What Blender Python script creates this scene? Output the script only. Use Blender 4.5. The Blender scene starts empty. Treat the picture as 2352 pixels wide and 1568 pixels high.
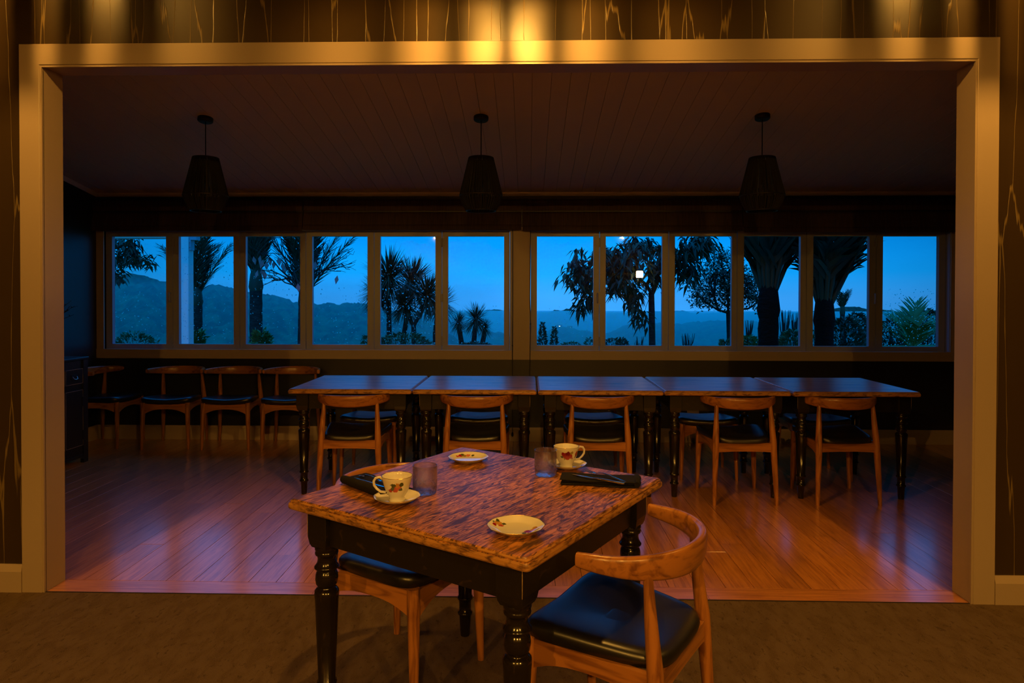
import bpy, math, random
from mathutils import Vector, Matrix, noise as mnoise
R = random.Random(7)
pi = math.pi
scn = bpy.context.scene
C = scn.collection

# ------------------------------------------------------------------ camera
F_PX, CY_PX, YAW, PITCH, ROLL, CAM_H = 1540.92, 700.27, 0.0240, -0.0111, 0.0019, 1.404
_r = Vector((math.cos(YAW), math.sin(YAW), 0)); _f = Vector((-math.sin(YAW), math.cos(YAW), 0)); _u = Vector((0, 0, 1))
_f2 = _f * math.cos(PITCH) + _u * math.sin(PITCH); _u2 = _u * math.cos(PITCH) - _f * math.sin(PITCH)
_r3 = _r * math.cos(ROLL) + _u2 * math.sin(ROLL); _u3 = _u2 * math.cos(ROLL) - _r * math.sin(ROLL)
cam_data = bpy.data.cameras.new('camera'); cam = bpy.data.objects.new('camera', cam_data); C.objects.link(cam)
m = Matrix((_r3, _u3, -_f2)).transposed().to_4x4(); m.translation = (0, 0, CAM_H); cam.matrix_world = m
cam_data.sensor_width = 36; cam_data.sensor_fit = 'HORIZONTAL'; cam_data.lens = 36 * F_PX / 2352
cam_data.shift_y = -(784 - CY_PX) / 2352; cam_data.clip_end = 20000; cam_data.clip_start = 0.05
scn.camera = cam
def ray(px, py): return _r3 * ((px - 1176) / F_PX) - _u3 * ((py - CY_PX) / F_PX) + _f2
def at(px, py, Y):                                   # photo pixel -> point at depth Y
    v = ray(px, py); return Vector((0, 0, CAM_H)) + v * (Y / v.y)
def on_z(px, py, z):                                 # photo pixel -> point at height z
    v = ray(px, py); return Vector((0, 0, CAM_H)) + v * ((z - CAM_H) / v.z)

# ------------------------------------------------------------------ world: blue dusk sky, brighter towards the set sun; unseen overhead raised to light the mist
W = bpy.data.worlds.new('world'); scn.world = W; W.use_nodes = True
nt = W.node_tree; nt.nodes.clear()
def N(t, **k):
    n = nt.nodes.new(t)
    for a, v in k.items(): setattr(n, a, v)
    return n
tc = N('ShaderNodeTexCoord'); sep = N('ShaderNodeSeparateXYZ'); nt.links.new(tc.outputs['Generated'], sep.inputs[0])
rz = N('ShaderNodeValToRGB'); e = rz.color_ramp.elements
e[0].position = 0.0; e[0].color = (0.03, 0.27, 0.72, 1); e[1].position = 1.0; e[1].color = (0.0, 0.42, 1.45, 1)
x = e.new(0.035); x.color = (0.004, 0.270, 0.74, 1)
x = e.new(0.09); x.color = (0.0, 0.235, 0.74, 1); x = e.new(0.40); x.color = (0.0, 0.29, 0.98, 1)
nt.links.new(sep.outputs['Z'], rz.inputs[0])
xx = N('ShaderNodeMath', operation='MULTIPLY'); nt.links.new(sep.outputs['X'], xx.inputs[0]); nt.links.new(sep.outputs['X'], xx.inputs[1])
ry = N('ShaderNodeMapRange'); ry.inputs['From Min'].default_value = 0.0; ry.inputs['From Max'].default_value = 0.34
ry.inputs['To Min'].default_value = 1.0; ry.inputs['To Max'].default_value = 0.46; nt.links.new(xx.outputs[0], ry.inputs['Value'])
ns = N('ShaderNodeTexNoise'); ns.inputs['Scale'].default_value = 3.2; ns.inputs['Detail'].default_value = 4
mp = N('ShaderNodeMapping'); mp.inputs['Scale'].default_value = (1, 1, 3.5); nt.links.new(tc.outputs['Generated'], mp.inputs[0]); nt.links.new(mp.outputs[0], ns.inputs['Vector'])
nr = N('ShaderNodeMapRange'); nr.inputs['From Min'].default_value = 0.3; nr.inputs['From Max'].default_value = 0.7
nr.inputs['To Min'].default_value = 0.88; nr.inputs['To Max'].default_value = 1.1; nt.links.new(ns.outputs[0], nr.inputs['Value'])
mu = N('ShaderNodeMath', operation='MULTIPLY'); nt.links.new(ry.outputs[0], mu.inputs[0]); nt.links.new(nr.outputs[0], mu.inputs[1])
SKY = 1.6
mu2 = N('ShaderNodeMath', operation='MULTIPLY'); nt.links.new(mu.outputs[0], mu2.inputs[0]); mu2.inputs[1].default_value = SKY
bg = N('ShaderNodeBackground'); nt.links.new(rz.outputs[0], bg.inputs['Color']); nt.links.new(mu2.outputs[0], bg.inputs['Strength'])
wo = N('ShaderNodeOutputWorld'); nt.links.new(bg.outputs[0], wo.inputs['Surface'])

# ------------------------------------------------------------------ exposure and sampling
vs = scn.view_settings; vs.view_transform = 'Standard'; vs.look = 'None'; vs.gamma = 1; vs.use_curve_mapping = False; vs.exposure = 0.0
scn.cycles.use_denoising = True
scn.cycles.max_bounces = 6; scn.cycles.diffuse_bounces = 2; scn.cycles.glossy_bounces = 3; scn.cycles.transmission_bounces = 6; scn.cycles.light_sampling_threshold = 0.03; scn.cycles.adaptive_threshold = 0.05; scn.cycles.caustics_refractive = False; scn.cycles.caustics_reflective = False; scn.cycles.transparent_max_bounces = 12; scn.cycles.volume_bounces = 6; scn.cycles.max_bounces = 8
scn.cycles.sample_clamp_indirect = 4.0; scn.cycles.blur_glossy = 0.5
LAMP_COL = (1.0, 0.47, 0.07); LAMP_W = (112.0, 88.0, 138.0); LAMP_W_REAR = 270.0
LAMPS = [(-2.385, 2.5, 3.30), (-0.10, 2.5, 2.83), (2.10, 2.5, 3.30)]; RIM = (0.246, 0.125, 0.246)
LAMPS_REAR = [(-2.2, -2.6, 2.83), (0.1, -2.6, 2.83), (2.2, -2.6, 2.83)]

# ------------------------------------------------------------------ materials
MATS = {}
def mat(name, col, rough=0.6, metal=0.0, spec=0.5, bump=None, noise=None, coat=0.0, **kw):
    """noise=(scale_vec, detail, colour2, lo, hi): second colour where a stretched noise is high; bump=(scale_vec, strength)"""
    if name in MATS: return MATS[name]
    M = bpy.data.materials.new(name); M.use_nodes = True; t = M.node_tree; b = t.nodes['Principled BSDF']
    b.inputs['Base Color'].default_value = (*col, 1); b.inputs['Roughness'].default_value = rough
    b.inputs['Metallic'].default_value = metal; b.inputs['Specular IOR Level'].default_value = spec
    b.inputs['Coat Weight'].default_value = coat; b.inputs['Coat Roughness'].default_value = kw.get('coat_rough', 0.15)
    src = t.nodes.new('ShaderNodeTexCoord').outputs['Object']
    last = None
    for nz in ([noise] if isinstance(noise, tuple) else (noise or [])):
        sc, det, c2, lo, hi = nz
        mp = t.nodes.new('ShaderNodeMapping'); mp.inputs['Scale'].default_value = sc; t.links.new(src, mp.inputs[0])
        if kw.get('rnd'):
            oi = t.nodes.new('ShaderNodeObjectInfo'); ml = t.nodes.new('ShaderNodeMath'); ml.operation = 'MULTIPLY'; ml.inputs[1].default_value = 37.0
            t.links.new(oi.outputs['Random'], ml.inputs[0]); t.links.new(ml.outputs[0], mp.inputs['Location'])
        n = t.nodes.new('ShaderNodeTexNoise'); n.inputs['Scale'].default_value = 1; n.inputs['Detail'].default_value = det; n.inputs['Distortion'].default_value = kw.get('dist', 0.6)
        t.links.new(mp.outputs[0], n.inputs['Vector'])
        mr = t.nodes.new('ShaderNodeMapRange'); mr.inputs['From Min'].default_value = lo; mr.inputs['From Max'].default_value = hi; t.links.new(n.outputs[0], mr.inputs['Value'])
        mx = t.nodes.new('ShaderNodeMix'); mx.data_type = 'RGBA'; t.links.new(mr.outputs[0], mx.inputs['Factor'])
        if last is None: mx.inputs['A'].default_value = (*col, 1)
        else: t.links.new(last, mx.inputs['A'])
        mx.inputs['B'].default_value = (*c2, 1); last = mx.outputs['Result']
    if kw.get('rnd') and last is not None:            # each board a little lighter or darker
        oi = t.nodes.new('ShaderNodeObjectInfo'); mr = t.nodes.new('ShaderNodeMapRange'); mr.inputs['To Min'].default_value = 1 - kw['rnd']; mr.inputs['To Max'].default_value = 1 + kw['rnd']
        t.links.new(oi.outputs['Random'], mr.inputs['Value']); hs = t.nodes.new('ShaderNodeHueSaturation'); t.links.new(mr.outputs[0], hs.inputs['Value']); t.links.new(last, hs.inputs['Color']); last = hs.outputs[0]
    if last is not None: t.links.new(last, b.inputs['Base Color'])
    if bump:
        mp = t.nodes.new('ShaderNodeMapping'); mp.inputs['Scale'].default_value = bump[0]; t.links.new(src, mp.inputs[0])
        n = t.nodes.new('ShaderNodeTexNoise'); n.inputs['Scale'].default_value = 1; n.inputs['Detail'].default_value = 3; t.links.new(mp.outputs[0], n.inputs['Vector'])
        bp = t.nodes.new('ShaderNodeBump'); bp.inputs['Strength'].default_value = bump[1]; bp.inputs['Distance'].default_value = bump[2] if len(bump) > 2 else 0.002
        t.links.new(n.outputs[0], bp.inputs['Height']); t.links.new(bp.outputs[0], b.inputs['Normal'])
    MATS[name] = M; return M
def emit(name, col, s):
    M = bpy.data.materials.new(name); M.use_nodes = True; b = M.node_tree.nodes['Principled BSDF']
    b.inputs['Base Color'].default_value = (*col, 1); b.inputs['Emission Color'].default_value = (*col, 1); b.inputs['Emission Strength'].default_value = s
    return M
cream = mat('cream_paint', (0.48, 0.39, 0.31), 0.45)
casing_m = mat('casing_paint', (0.36, 0.28, 0.21), 0.42)
sash_paint = mat('sash_paint', (0.36, 0.38, 0.46), 0.40)  # white frames; blue bounce light is tinted into the paint colour
dark_wall = mat('black_wall_paint', (0.012, 0.013, 0.016), 0.42, spec=0.7)
ceil_paint = mat('ceiling_paint', (0.66, 0.62, 0.62), 0.5)
black_lac = mat('black_lacquer', (0.010, 0.007, 0.005), 0.16, spec=0.55, noise=((60, 60, 12), 3, (0.03, 0.018, 0.008), 0.62, 0.75))
black_worn = mat('black_paint_worn', (0.011, 0.008, 0.006), 0.33, noise=((25, 25, 25), 4, (0.035, 0.02, 0.01), 0.62, 0.72))
worn_edge = mat('worn_wood_edge', (0.42, 0.28, 0.13), 0.5)
white_paint = mat('white_exterior_paint', (0.82, 0.82, 0.80), 0.5)
leather = mat('black_leather', (0.006, 0.006, 0.007), 0.35, spec=1.0, bump=((500, 500, 500), 0.12, 0.0006))
w_a, w_b = (0.39, 0.155, 0.036), (0.17, 0.058, 0.013)
chair_x = mat('walnut_x', w_a, 0.30, noise=((3, 48, 48), 4, w_b, 0.48, 0.70), coat=0.15)
chair_z = mat('walnut_z', w_a, 0.32, noise=((38, 38, 5), 4, w_b, 0.46, 0.66), coat=0.15)
chair_y = mat('walnut_y', w_a, 0.32, noise=((38, 5, 38), 4, w_b, 0.46, 0.66), coat=0.15)
top_near = mat('distressed_top', (0.56, 0.225, 0.046), 0.38, spec=0.35, noise=[((9, 70, 70), 5, (0.27, 0.10, 0.022), 0.40, 0.62), ((13, 66, 66), 8, (0.07, 0.028, 0.012), 0.47, 0.63), ((24, 150, 150), 5, (0.045, 0.018, 0.009), 0.55, 0.70), ((5, 24, 24), 8, (0.075, 0.032, 0.016), 0.53, 0.66)], bump=((14, 110, 110), 0.25, 0.001), dist=1.6)
top_far = mat('brown_top', (0.40, 0.18, 0.065), 0.32, spec=0.9, noise=[((5, 60, 60), 5, (0.12, 0.045, 0.016), 0.42, 0.62), ((2.5, 16, 16), 6, (0.05, 0.02, 0.010), 0.54, 0.68)], bump=((8, 90, 90), 0.25, 0.001))
edge_wood = mat('table_edge', (0.46, 0.22, 0.055), 0.45, noise=[((30, 30, 90), 5, (0.12, 0.05, 0.016), 0.46, 0.66)])
floor_wood = mat('bamboo_floor', (0.52, 0.205, 0.048), 0.30, coat=1.0, coat_rough=0.16, noise=[((70, 3.5, 70), 5, (0.34, 0.12, 0.027), 0.40, 0.66), ((160, 9, 160), 3, (0.21, 0.066, 0.016), 0.60, 0.74)], rnd=0.16, bump=((120, 5, 120), 0.06, 0.0004))
floor_wood_x = mat('bamboo_threshold', (0.56, 0.225, 0.055), 0.30, coat=0.8, coat_rough=0.16, noise=[((3.5, 70, 70), 5, (0.36, 0.13, 0.029), 0.40, 0.66), ((9, 160, 160), 3, (0.22, 0.06, 0.016), 0.60, 0.74)], rnd=0.10)
under = mat('subfloor', (0.012, 0.006, 0.004), 0.9)
carpet_m = mat('carpet', (0.120, 0.080, 0.050), 0.97, spec=0.1, noise=[((22, 9, 9), 4, (0.092, 0.058, 0.030), 0.42, 0.62), ((55, 28, 28), 3, (0.065, 0.040, 0.021), 0.58, 0.70), ((420, 420, 420), 2, (0.165, 0.115, 0.068), 0.50, 0.72)], bump=((380, 380, 380), 0.7, 0.006))
blind_m = mat('woven_blind', (0.050, 0.022, 0.016), 0.75, noise=((110, 12, 5), 3, (0.022, 0.010, 0.008), 0.42, 0.6), bump=((160, 8, 8), 0.4, 0.003))
black_m = mat('black_metal', (0.008, 0.008, 0.008), 0.45)
cord_m = mat('black_cord', (0.006, 0.006, 0.006), 0.8)
cabinet_m = mat('black_blue_cabinet', (0.012, 0.014, 0.019), 0.35)
steel = mat('steel', (0.75, 0.75, 0.74), 0.14, metal=1.0)
cloth = mat('black_napkin', (0.010, 0.009, 0.009), 0.9, spec=0.2, bump=((700, 700, 700), 0.3, 0.0006))
plastic = mat('socket_plastic', (0.62, 0.56, 0.48), 0.4)
dark_hole = mat('socket_slot', (0.02, 0.02, 0.02), 0.6)
gold_rim = mat('gilt_rim', (0.75, 0.50, 0.18), 0.25, metal=1.0)
def wallpaper():
    M = bpy.data.materials.new('brown_grain_wallpaper'); M.use_nodes = True; t = M.node_tree; b = t.nodes['Principled BSDF']
    src = t.nodes.new('ShaderNodeTexCoord').outputs['Object']
    mp = t.nodes.new('ShaderNodeMapping'); mp.inputs['Scale'].default_value = (15, 3, 0.9); t.links.new(src, mp.inputs[0])
    wn = t.nodes.new('ShaderNodeTexNoise'); wn.inputs['Scale'].default_value = 1.4; wn.inputs['Detail'].default_value = 3; t.links.new(mp.outputs[0], wn.inputs['Vector'])
    ad = t.nodes.new('ShaderNodeMix'); ad.data_type = 'RGBA'; ad.blend_type = 'ADD'; ad.inputs['Factor'].default_value = 0.55; t.links.new(mp.outputs[0], ad.inputs['A']); t.links.new(wn.outputs['Color'], ad.inputs['B'])
    vo = t.nodes.new('ShaderNodeTexVoronoi'); vo.feature = 'DISTANCE_TO_EDGE'; vo.inputs['Scale'].default_value = 0.62; t.links.new(ad.outputs['Result'], vo.inputs['Vector'])
    mr = t.nodes.new('ShaderNodeMapRange'); mr.inputs['From Min'].default_value = 0.004; mr.inputs['From Max'].default_value = 0.014; mr.inputs['To Min'].default_value = 1; mr.inputs['To Max'].default_value = 0; t.links.new(vo.outputs['Distance'], mr.inputs['Value'])
    mx = t.nodes.new('ShaderNodeMix'); mx.data_type = 'RGBA'; mx.inputs['A'].default_value = (0.036, 0.021, 0.006, 1); mx.inputs['B'].default_value = (0.16, 0.11, 0.04, 1)
    t.links.new(mr.outputs[0], mx.inputs['Factor']); t.links.new(mx.outputs['Result'], b.inputs['Base Color']); b.inputs['Roughness'].default_value = 0.36
    bp = t.nodes.new('ShaderNodeBump'); bp.inputs['Strength'].default_value = 0.5; bp.inputs['Distance'].default_value = 0.002; t.links.new(mr.outputs[0], bp.inputs['Height']); t.links.new(bp.outputs[0], b.inputs['Normal'])
    return M
wall_m = wallpaper()
front_room_m = mat('front_room_paint', (0.10, 0.065, 0.035), 0.7)
def glass_pane():
    M = bpy.data.materials.new('window_glass'); M.use_nodes = True; t = M.node_tree; t.nodes.clear()
    o = t.nodes.new('ShaderNodeOutputMaterial'); mx = t.nodes.new('ShaderNodeMixShader'); tr = t.nodes.new('ShaderNodeBsdfTransparent'); gl = t.nodes.new('ShaderNodeBsdfGlossy')
    tr.inputs[0].default_value = (0.95, 0.97, 0.98, 1); gl.inputs['Roughness'].default_value = 0.02
    fr = t.nodes.new('ShaderNodeFresnel'); fr.inputs['IOR'].default_value = 1.35
    t.links.new(fr.outputs[0], mx.inputs[0]); t.links.new(tr.outputs[0], mx.inputs[1]); t.links.new(gl.outputs[0], mx.inputs[2]); t.links.new(mx.outputs[0], o.inputs[0])
    return M
pane_m = glass_pane()
crystal = bpy.data.materials.new('clear_crystal'); crystal.use_nodes = True
def _crystal(t):
    b = t.nodes['Principled BSDF']; b.inputs['Transmission Weight'].default_value = 1; b.inputs['Roughness'].default_value = 0.0; b.inputs['IOR'].default_value = 1.5; b.inputs['Base Color'].default_value = (1, 1, 1, 1)
    tr = t.nodes.new('ShaderNodeBsdfTransparent'); tr.inputs[0].default_value = (0.97, 0.98, 0.99, 1); mx = t.nodes.new('ShaderNodeMixShader'); mx.inputs[0].default_value = 0.36
    t.links.new(tr.outputs[0], mx.inputs[1]); t.links.new(b.outputs[0], mx.inputs[2]); gl = t.nodes.new('ShaderNodeBsdfGlossy'); gl.inputs['Roughness'].default_value = 0.05; fr = t.nodes.new('ShaderNodeMath'); fr.operation = 'MULTIPLY_ADD'; fr.inputs[1].default_value = 0.75; fr.inputs[2].default_value = 0.11; lw = t.nodes.new('ShaderNodeLayerWeight'); lw.inputs[0].default_value = 0.5; pw = t.nodes.new('ShaderNodeMath'); pw.operation = 'POWER'; pw.inputs[1].default_value = 3.0; t.links.new(lw.outputs['Facing'], pw.inputs[0]); t.links.new(pw.outputs[0], fr.inputs[0])
    m2 = t.nodes.new('ShaderNodeMixShader'); t.links.new(fr.outputs[0], m2.inputs[0]); t.links.new(mx.outputs[0], m2.inputs[1]); t.links.new(gl.outputs[0], m2.inputs[2]); t.links.new(m2.outputs[0], t.nodes['Material Output'].inputs[0])
_crystal(crystal.node_tree)
drop_m = bpy.data.materials.new('rain_drop'); drop_m.use_nodes = True
_b = drop_m.node_tree.nodes['Principled BSDF']; _b.inputs['Transmission Weight'].default_value = 1; _b.inputs['Roughness'].default_value = 0.0; _b.inputs['IOR'].default_value = 1.33; _b.inputs['Base Color'].default_value = (1, 1, 1, 1)
leaf_dark = mat('leaf_dark', (0.018, 0.038, 0.016), 0.55, noise=((3, 3, 3), 2, (0.032, 0.06, 0.02), 0.45, 0.65))
leaf_mid = mat('leaf_mid', (0.055, 0.12, 0.04), 0.55, noise=((2, 2, 2), 2, (0.03, 0.075, 0.03), 0.45, 0.65))
leaf_light = mat('leaf_light', (0.09, 0.165, 0.035), 0.6)
leaf_red = mat('leaf_red', (0.75, 0.22, 0.22), 0.6)
bark_dark = mat('palm_bark', (0.012, 0.010, 0.008), 0.9, spec=0.1, bump=((14, 14, 22), 1.0, 0.03))
bark = mat('bark', (0.028, 0.022, 0.018), 0.85, spec=0.2, noise=((9, 9, 30), 4, (0.055, 0.046, 0.038), 0.45, 0.65), bump=((20, 20, 60), 0.6, 0.01))
hill_m = mat('hill_forest', (0.055, 0.09, 0.045), 0.95, spec=0.1, noise=((0.11, 0.11, 0.11), 6, (0.008, 0.016, 0.012), 0.42, 0.58))
field_m = mat('valley_fields', (0.44, 0.52, 0.36), 0.95, spec=0.1, noise=((0.006, 0.012, 0.01), 4, (0.06, 0.09, 0.05), 0.47, 0.53))
grass_m = mat('lawn_grass', (0.06, 0.13, 0.03), 0.95, spec=0.1, noise=((1.5, 1.5, 1.5), 4, (0.035, 0.08, 0.02), 0.4, 0.6))

# ------------------------------------------------------------------ mesh helpers
class MB:
    def __init__(s): s.v = []; s.f = []; s.sm = []
    def add(s, vs, fs, smooth=False):
        o = len(s.v); s.v += [tuple(v) for v in vs]; s.f += [tuple(i + o for i in f) for f in fs]; s.sm += [smooth] * len(fs); return s
    def box(s, x0, x1, y0, y1, z0, z1):
        return s.add([(x0, y0, z0), (x1, y0, z0), (x1, y1, z0), (x0, y1, z0), (x0, y0, z1), (x1, y0, z1), (x1, y1, z1), (x0, y1, z1)],
                     [(0, 3, 2, 1), (4, 5, 6, 7), (0, 1, 5, 4), (1, 2, 6, 5), (2, 3, 7, 6), (3, 0, 4, 7)])
    def xbox(s, M, x0, x1, y0, y1, z0, z1):
        o = len(s.v); s.box(x0, x1, y0, y1, z0, z1)
        for i in range(o, len(s.v)): s.v[i] = tuple(M @ Vector(s.v[i]))
        return s
    def rings(s, rs, smooth=True, cap0=True, cap1=True, closed=True):
        n = len(rs[0]); vs = [p for r in rs for p in r]; fs = []
        for k in range(len(rs) - 1):
            for i in range(n if closed else n - 1):
                j = (i + 1) % n; fs.append((k * n + i, k * n + j, (k + 1) * n + j, (k + 1) * n + i))
        s.add(vs, fs, smooth)
        if cap0: s.add(rs[0], [tuple(reversed(range(n)))])
        if cap1: s.add(rs[-1], [tuple(range(n))])
        return s
    def lathe(s, prof, seg=20, cx=0, cy=0, cap0=True, cap1=True, mod=None):
        rs = []
        for (r, z) in prof:
            ring = []
            for i in range(seg):
                a = 2 * pi * i / seg; rr = r * (mod(a, z, r) if mod else 1); ring.append((cx + rr * math.cos(a), cy + rr * math.sin(a), z))
            rs.append(ring)
        return s.rings(rs, True, cap0, cap1)
    def tube(s, pts, rad, seg=8, cap=True):
        pts = [Vector(p) for p in pts]; n = len(pts)
        if not isinstance(rad, (list, tuple)): rad = [rad] * n
        rs = []; up = None
        for i, p in enumerate(pts):
            d = (pts[min(i + 1, n - 1)] - pts[max(i - 1, 0)]).normalized()
            if up is None: up = Vector((0, 0, 1)) if abs(d.z) < 0.9 else Vector((0, 1, 0))
            a = up.cross(d)
            if a.length < 1e-5: a = Vector((1, 0, 0)).cross(d)
            a.normalize(); b = d.cross(a); up = b
            rs.append([p + (a * math.cos(2 * pi * k / seg) + b * math.sin(2 * pi * k / seg)) * rad[i] for k in range(seg)])
        return s.rings(rs, True, cap, cap)
    def stack(s, cx, cy, hx, hy, layers, r=0.012, n=3, cap0=True, cap1=True):
        rs = []
        for ins, z in layers:
            ring = []; ax, ay = hx - ins, hy - ins; rr = max(r - ins * 0.3, 0.001)
            for qx, qy, a0 in ((1, 1, 0), (-1, 1, pi / 2), (-1, -1, pi), (1, -1, 1.5 * pi)):
                for k in range(n + 1):
                    a = a0 + k * pi / 2 / n; ring.append((cx + qx * (ax - rr) + rr * math.cos(a), cy + qy * (ay - rr) + rr * math.sin(a), z))
            rs.append(ring)
        return s.rings(rs, False, cap0, cap1)
    def leaf(s, base, d, nrm, L, w, droop=0.0):
        d = Vector(d).normalized(); side = d.cross(Vector(nrm))
        if side.length < 1e-4: side = Vector((1, 0, 0))
        side.normalize(); b = Vector(base); dn = Vector((0, 0, -1))
        p1 = b + d * L * 0.45 + dn * droop * L * 0.2; t = b + d * L + dn * droop * L
        return s.add([b, p1 - side * w / 2, t, p1 + side * w / 2], [(0, 1, 2, 3)])
    def blade(s, base, d, nrm, L, w, droop=0.0):         # long narrow leaf, three segments
        d = Vector(d).normalized(); side = d.cross(Vector(nrm))
        if side.length < 1e-4: side = Vector((1, 0, 0))
        side.normalize(); b = Vector(base); dn = Vector((0, 0, -1)); vs = []
        for k, ww in ((0, 0.5), (0.35, 1.0), (0.7, 0.75)):
            p = b + d * L * k + dn * droop * L * k * k; vs += [p - side * w * ww / 2, p + side * w * ww / 2]
        vs.append(b + d * L + dn * droop * L)
        return s.add(vs, [(0, 1, 3, 2), (2, 3, 5, 4), (4, 5, 6)])
    def mesh(s, name):
        me = bpy.data.meshes.new(name); me.from_pydata(s.v, [], s.f); me.polygons.foreach_set('use_smooth', s.sm); me.update(); return me
    def build(s, name, material, parent=None):
        o = bpy.data.objects.new(name, s.mesh(name)); C.objects.link(o); o.data.materials.append(material)
        if parent is not None: o.parent = parent
        return o
def empty(name, loc=(0, 0, 0), rz=0.0):
    o = bpy.data.objects.new(name, None); C.objects.link(o); o.location = loc; o.rotation_euler = (0, 0, rz); o.empty_display_size = 0.1; return o
def tag(o, label, cat, group=None, kind=None):
    o['label'] = label; o['category'] = cat
    if group: o['group'] = group
    if kind: o['kind'] = kind
    return o
def struct(o, label=None):
    o['kind'] = 'structure'
    if label: o['label'] = label
    return o
def copy_tree(o, parent=None):
    c = o.copy(); C.objects.link(c)
    if parent is not None: c.parent = parent
    for ch in list(o.children): copy_tree(ch, c)
    return c
def bevel(o, w, seg=2):
    b = o.modifiers.new('bevel', 'BEVEL'); b.width = w; b.segments = seg; b.limit_method = 'ANGLE'; return o
def near_z(p, z): return Vector((p.x, p.y, z))

# ================================================================== the setting
YC, YB = 3.115, 3.26                       # casing front, lining back
XL, XR, ZT = -2.293, 2.041, 2.491          # clear opening
YW = 6.54                                  # window wall, room side
XWL, XWR = -4.264, 4.30
def ceil_z(y): return 2.42 + 0.17 * (YW - y)
# divider wall with the wide opening
w = MB(); w.box(-4.6, XL - 0.01, 3.13, 3.19, 0, 4.0).box(XR + 0.01, 4.6, 3.13, 3.19, 0, 4.0).box(XL - 0.01, XR + 0.01, 3.13, 3.19, ZT + 0.01, 4.0)
struct(w.build('wall_front', wall_m), 'dark brown grained wall around the wide opening')
w = MB(); w.box(-4.6, XL - 0.01, 3.19, 3.25, 0, 3.3).box(XR + 0.01, 4.6, 3.19, 3.25, 0, 3.3).box(XL - 0.01, XR + 0.01, 3.19, 3.25, ZT + 0.01, 3.3)
struct(w.build('wall_inner', dark_wall))
# casing: stepped profile, mitred at the corners
def casing(side):
    m = MB()
    prof = [(0.000, 3.130), (0.000, YC + 0.003), (0.003, YC), (0.096, YC), (0.0985, YC + 0.004), (0.1045, YC + 0.004), (0.105, YC + 0.001), (0.109, YC + 0.001), (0.109, 3.13)]
    ox0, ox1, oz = -2.402, 2.1445, 2.593
    rings = []
    for d, y in prof:
        if side == 'l': rings.append([(ox0 + d, y, 0.0), (ox0 + d, y, oz - d)])
        elif side == 'r': rings.append([(ox1 - d, y, oz - d), (ox1 - d, y, 0.0)])
        else: rings.append([(ox0 + d, y, oz - d), (ox1 - d, y, oz - d)])
    return m.rings(rings, False, False, False, closed=False)
t = struct(empty('trim_1'), 'cream painted casing around the wide opening')
for sd in 'lrt': casing(sd).build('casing_board', casing_m, t)
MB().box(XL - 0.02, XL, YC + 0.012, YB, 0, ZT + 0.02).build('jamb_lining', casing_m, t)
MB().box(XR, XR + 0.02, YC + 0.012, YB, 0, ZT + 0.02).build('jamb_lining', casing_m, t)
MB().box(XL, XR, YC + 0.012, YB, ZT, ZT + 0.02).build('head_lining', casing_m, t)
for nm, x0, x1 in (('baseboard_front_left', -4.6, -2.402), ('baseboard_front_right', 2.1445, 4.6)):
    b = MB().add([(x0, 3.13, 0), (x1, 3.13, 0), (x0, 3.112, 0), (x1, 3.112, 0), (x0, 3.112, 0.098), (x1, 3.112, 0.098), (x0, 3.122, 0.13), (x1, 3.122, 0.13), (x0, 3.13, 0.13), (x1, 3.13, 0.13)],
                 [(2, 3, 5, 4), (4, 5, 7, 6), (6, 7, 9, 8), (0, 2, 4, 6, 8), (1, 9, 7, 5, 3)])
    struct(b.build(nm, casing_m))
# front room shell
struct(MB().box(-4.6, 4.6, -3.2, 3.13, -0.06, 0.0).build('floor_carpet', carpet_m), 'brown carpet in the front room')
struct(MB().box(-4.6, 4.6, -3.2, 3.25, 4.0, 4.06).build('ceiling_front', front_room_m))
struct(MB().box(-4.66, -4.6, -3.2, 3.25, 0, 4.0).build('wall_front_left', front_room_m))
struct(MB().box(4.6, 4.66, -3.2, 3.25, 0, 4.0).build('wall_front_right', front_room_m))
struct(MB().box(-4.66, 4.66, -3.26, -3.2, 0, 4.0).build('wall_behind', front_room_m))
# far room floor: long bamboo boards running to the windows, cross board at the threshold
fl = struct(MB().box(XWL, XWR, 3.13, YW, -0.06, -0.012).build('floor', under), 'reddish bamboo board floor of the far room')
def plank(L, wd, along):
    c = 0.0003; m = MB()
    if along == 'y': m.stack(wd / 2, L / 2, wd / 2 - 0.0012, L / 2 - 0.0002, [(0, -0.012), (0, -c), (c, 0)], r=0.0006, n=1)
    else: m.stack(L / 2, wd / 2, L / 2 - 0.0007, wd / 2 - 0.0007, [(0, -0.012), (0, -c), (c, 0)], r=0.0006, n=1)
    return m
Y0 = 3.262; BW = 0.1375; rb = random.Random(3); pm = {}
def board(L, x, y):
    L = round(L, 2)
    if L not in pm: pm[L] = plank(L, BW, 'y').mesh('floor_board'); pm[L].materials.append(floor_wood)
    o = bpy.data.objects.new('floor_board', pm[L]); C.objects.link(o); o.parent = fl; o.location = (x, y, 0)
nx = int((XWR - XWL) / BW) + 1
for i in range(nx):
    x = -4.264 + i * BW; y = Y0; first = rb.uniform(0.25, 1.8); k = 0
    while y < YW - 0.01:
        L = first if k == 0 else 1.85
        L = min(L, YW - y)
        if YW - y - L < 0.15: L = YW - y
        board(L, x, y); y += L; k += 1
for x0, x1 in ((XL, -1.02), (-1.02, 0.85), (0.85, XR)):
    o = plank(x1 - x0, YB - 3.128, 'x').build('threshold_board', floor_wood_x, fl); o.location = (x0, 3.128, 0)
MB().box(XL, XR, 3.120, 3.128, -0.01, 0.0015).build('threshold_edge', under, fl)
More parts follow.
